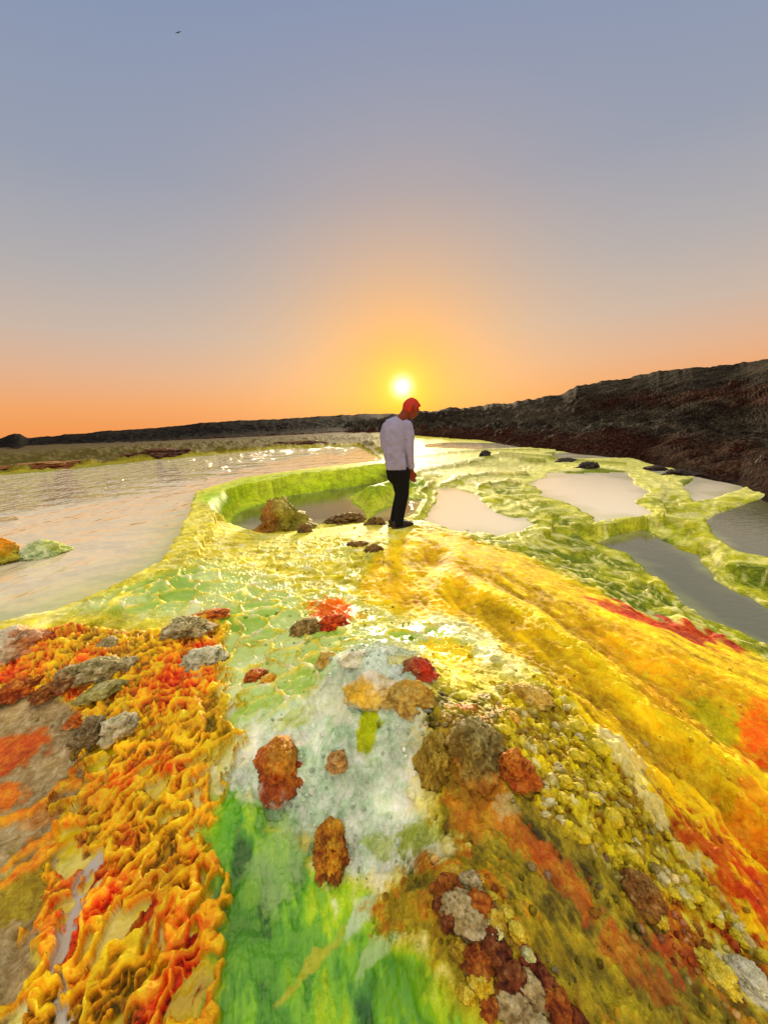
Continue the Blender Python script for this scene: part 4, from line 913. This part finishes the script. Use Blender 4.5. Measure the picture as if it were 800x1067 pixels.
for s_ in (-1, 1):
    tube(bm, [H(-.012, s_ * .074, .03), H(-.016, s_ * .088, .012), H(-.008, s_ * .086, -.012), H(.0, s_ * .076, -.034)], [.008, .014, .012, .006], 8)   # ears
    tube(bm, [H(.088, s_ * .014, .022), H(.09, s_ * .034, .026), H(.076, s_ * .052, .02)], [.007, .009, .006], 8)     # brows
nk = at(417, 438, .02)
tube(bm, [H(-.02, 0, -.04), (H(-.02, 0, -.08) + nk) / 2, nk, at(414, 446, .02)], [.062, .058, .062, .08], 14)
tube(bm, [at(414.5, 437, .02), at(413.5, 446, .02), at(412, 462, .02), at(413, 478, .02), at(414.5, 492, .02)], [(.07, .06), (.13, .085), (.125, .09), (.11, .09), (.115, .095)], 20)
for k, rs in (('rarm', [.042, .042, .038, .034, .028]), ('larm', [.042, .042, .038, .034, .028]), ('rleg', [.085, .07, .054, .046, .036]), ('lleg', [.085, .07, .054, .046, .036])): tube(bm, skel[k], rs)
hand(bm, skel['rarm'][-1], skel['rarm'][-1] + Vector((.012, .02, -.1)), 1); hand(bm, skel['larm'][-1], skel['larm'][-1] + Vector((.07, .03, -.06)), 1)
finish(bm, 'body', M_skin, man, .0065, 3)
bm = bmesh.new()                                   # hair: a cap over crown and back of the head
bmesh.ops.create_uvsphere(bm, u_segments=40, v_segments=28, radius=1, matrix=hm @ Matrix.Diagonal(Vector((.104, .082, .114, 1))))
inv = hm.inverted(); drop = []
for v in bm.verts:
    q = inv @ v.co
    if q.z < (-.088 if q.x < -.01 else -.03) or (q.x > .060 and q.z < .05): drop.append(v)
bmesh.ops.delete(bm, geom=drop, context='VERTS')
for v in bm.verts:
    q = inv @ v.co; k = 1 + .09 * float(n3(np.array([[q.x * 90, q.y * 90, q.z * 60]]), 5)[0]) + (.12 if q.x > .06 and q.z > .05 else 0); v.co = hm @ Vector((q.x * k, q.y * k, q.z * k))
r = bmesh.ops.extrude_face_region(bm, geom=bm.faces[:]); vs = [e for e in r['geom'] if isinstance(e, bmesh.types.BMVert)]
for v in vs: v.co = hm @ ((inv @ v.co) * .86)
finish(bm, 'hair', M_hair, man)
for s_ in (-1, 1):
    bm = bmesh.new(); ball(bm, H(.078, s_ * .031, .004), .013, 10); finish(bm, 'eye', M_eye, man)
# shirt
bm = bmesh.new()
tube(bm, [at(418, 436.5, .01), at(416.5, 439, .015), at(414.5, 442, .02), at(413.2, 449, .02), at(411.8, 460, .02), at(411.8, 470, .02), at(412.8, 480, .02), at(414, 488, .02)],
     [(.066, .064), (.098, .08), (.155, .10), (.172, .125), (.168, .135), (.155, .135), (.142, .13), (.140, .13)], 26)
tube(bm, [at(420.5, 439.6, -.01)] + [at(424, 443.5, -.03)] + skel['rarm'][1:4] + [at(428.2, 488, -.03)], [.05, .068, .066, .058, .050, .043]); tube(bm, [at(407, 440.5, .03)] + [at(403.4, 445, .06)] + skel['larm'][1:4] + [skel['larm'][-1]], [.05, .066, .068, .06, .052, .044])
ball(bm, at(424, 443.5, -.03), .067); ball(bm, at(403.4, 445, .06), .066)
rs = random.Random(3)
for k in range(9):                                 # drape folds low on the back
    u = 404 + k * 2.2; a = at(u + rs.uniform(-.5, .5), 489.0, -.105 + rs.uniform(-.006, .006)); b_ = at(u + rs.uniform(-2, 1), 466 + rs.uniform(-6, 6), -.108)
    tube(bm, [a, (a + b_) / 2, b_], [.016, .013, .006], 8)
shirt = finish(bm, 'shirt', M_shirt, man, .009, 4)
bm = bmesh.new()
tube(bm, [at(414, 484.5, .02), at(414.2, 490, .02), at(414.8, 497, .02), at(417, 504, .01)], [(.128, .12), (.148, .14), (.142, .14), (.09, .11)], 22)
tube(bm, skel['rleg'][:4] + [at(415, 542, -.05), at(414.8, 546.5, -.05)], [.105, .09, .074, .066, .062, .064]); tube(bm, skel['lleg'][:4] + [at(411.8, 541, .10), at(411.5, 545, .10)], [.105, .09, .074, .066, .062, .064])
finish(bm, 'trousers', M_trou, man, .009, 3)
for k, dv in (('rleg', (.06, .02)), ('lleg', (.05, .04))):
    a = skel[k][-1].copy(); g = -.01 if k == 'rleg' else .0
    base = Vector((a.x, a.y, 0)); gz = float(hgt_at(np.array(foot[0] + a.x), np.array(foot[1] + a.y))) - foot[2]
    bm = bmesh.new(); tube(bm, [base + Vector((-.075, -.02, gz + .055)), base + Vector((-.03, 0, gz + .065)), base + Vector((.06, .03, gz + .055)), base + Vector((.14, .055, gz + .045)), base + Vector((.19, .075, gz + .035))], [(.035, .035), (.05, .042), (.042, .046), (.03, .048), (.012, .028)], 16)
    tube(bm, [base + Vector((-.01, 0, gz + .05)), base + Vector((-.01, 0, gz + .12))], [.05, .046], 14)
    sh = finish(bm, 'shoe', M_shoe, man, .007, 2)
    bm = bmesh.new(); tube(bm, [base + Vector((-.085, -.022, gz + .012)), base + Vector((0, .01, gz + .012)), base + Vector((.12, .05, gz + .012)), base + Vector((.2, .08, gz + .014))], [(.016, .034), (.018, .044), (.018, .05), (.012, .026)], 14)
    so_ = finish(bm, 'sole', M_sole, man); so_.parent = sh
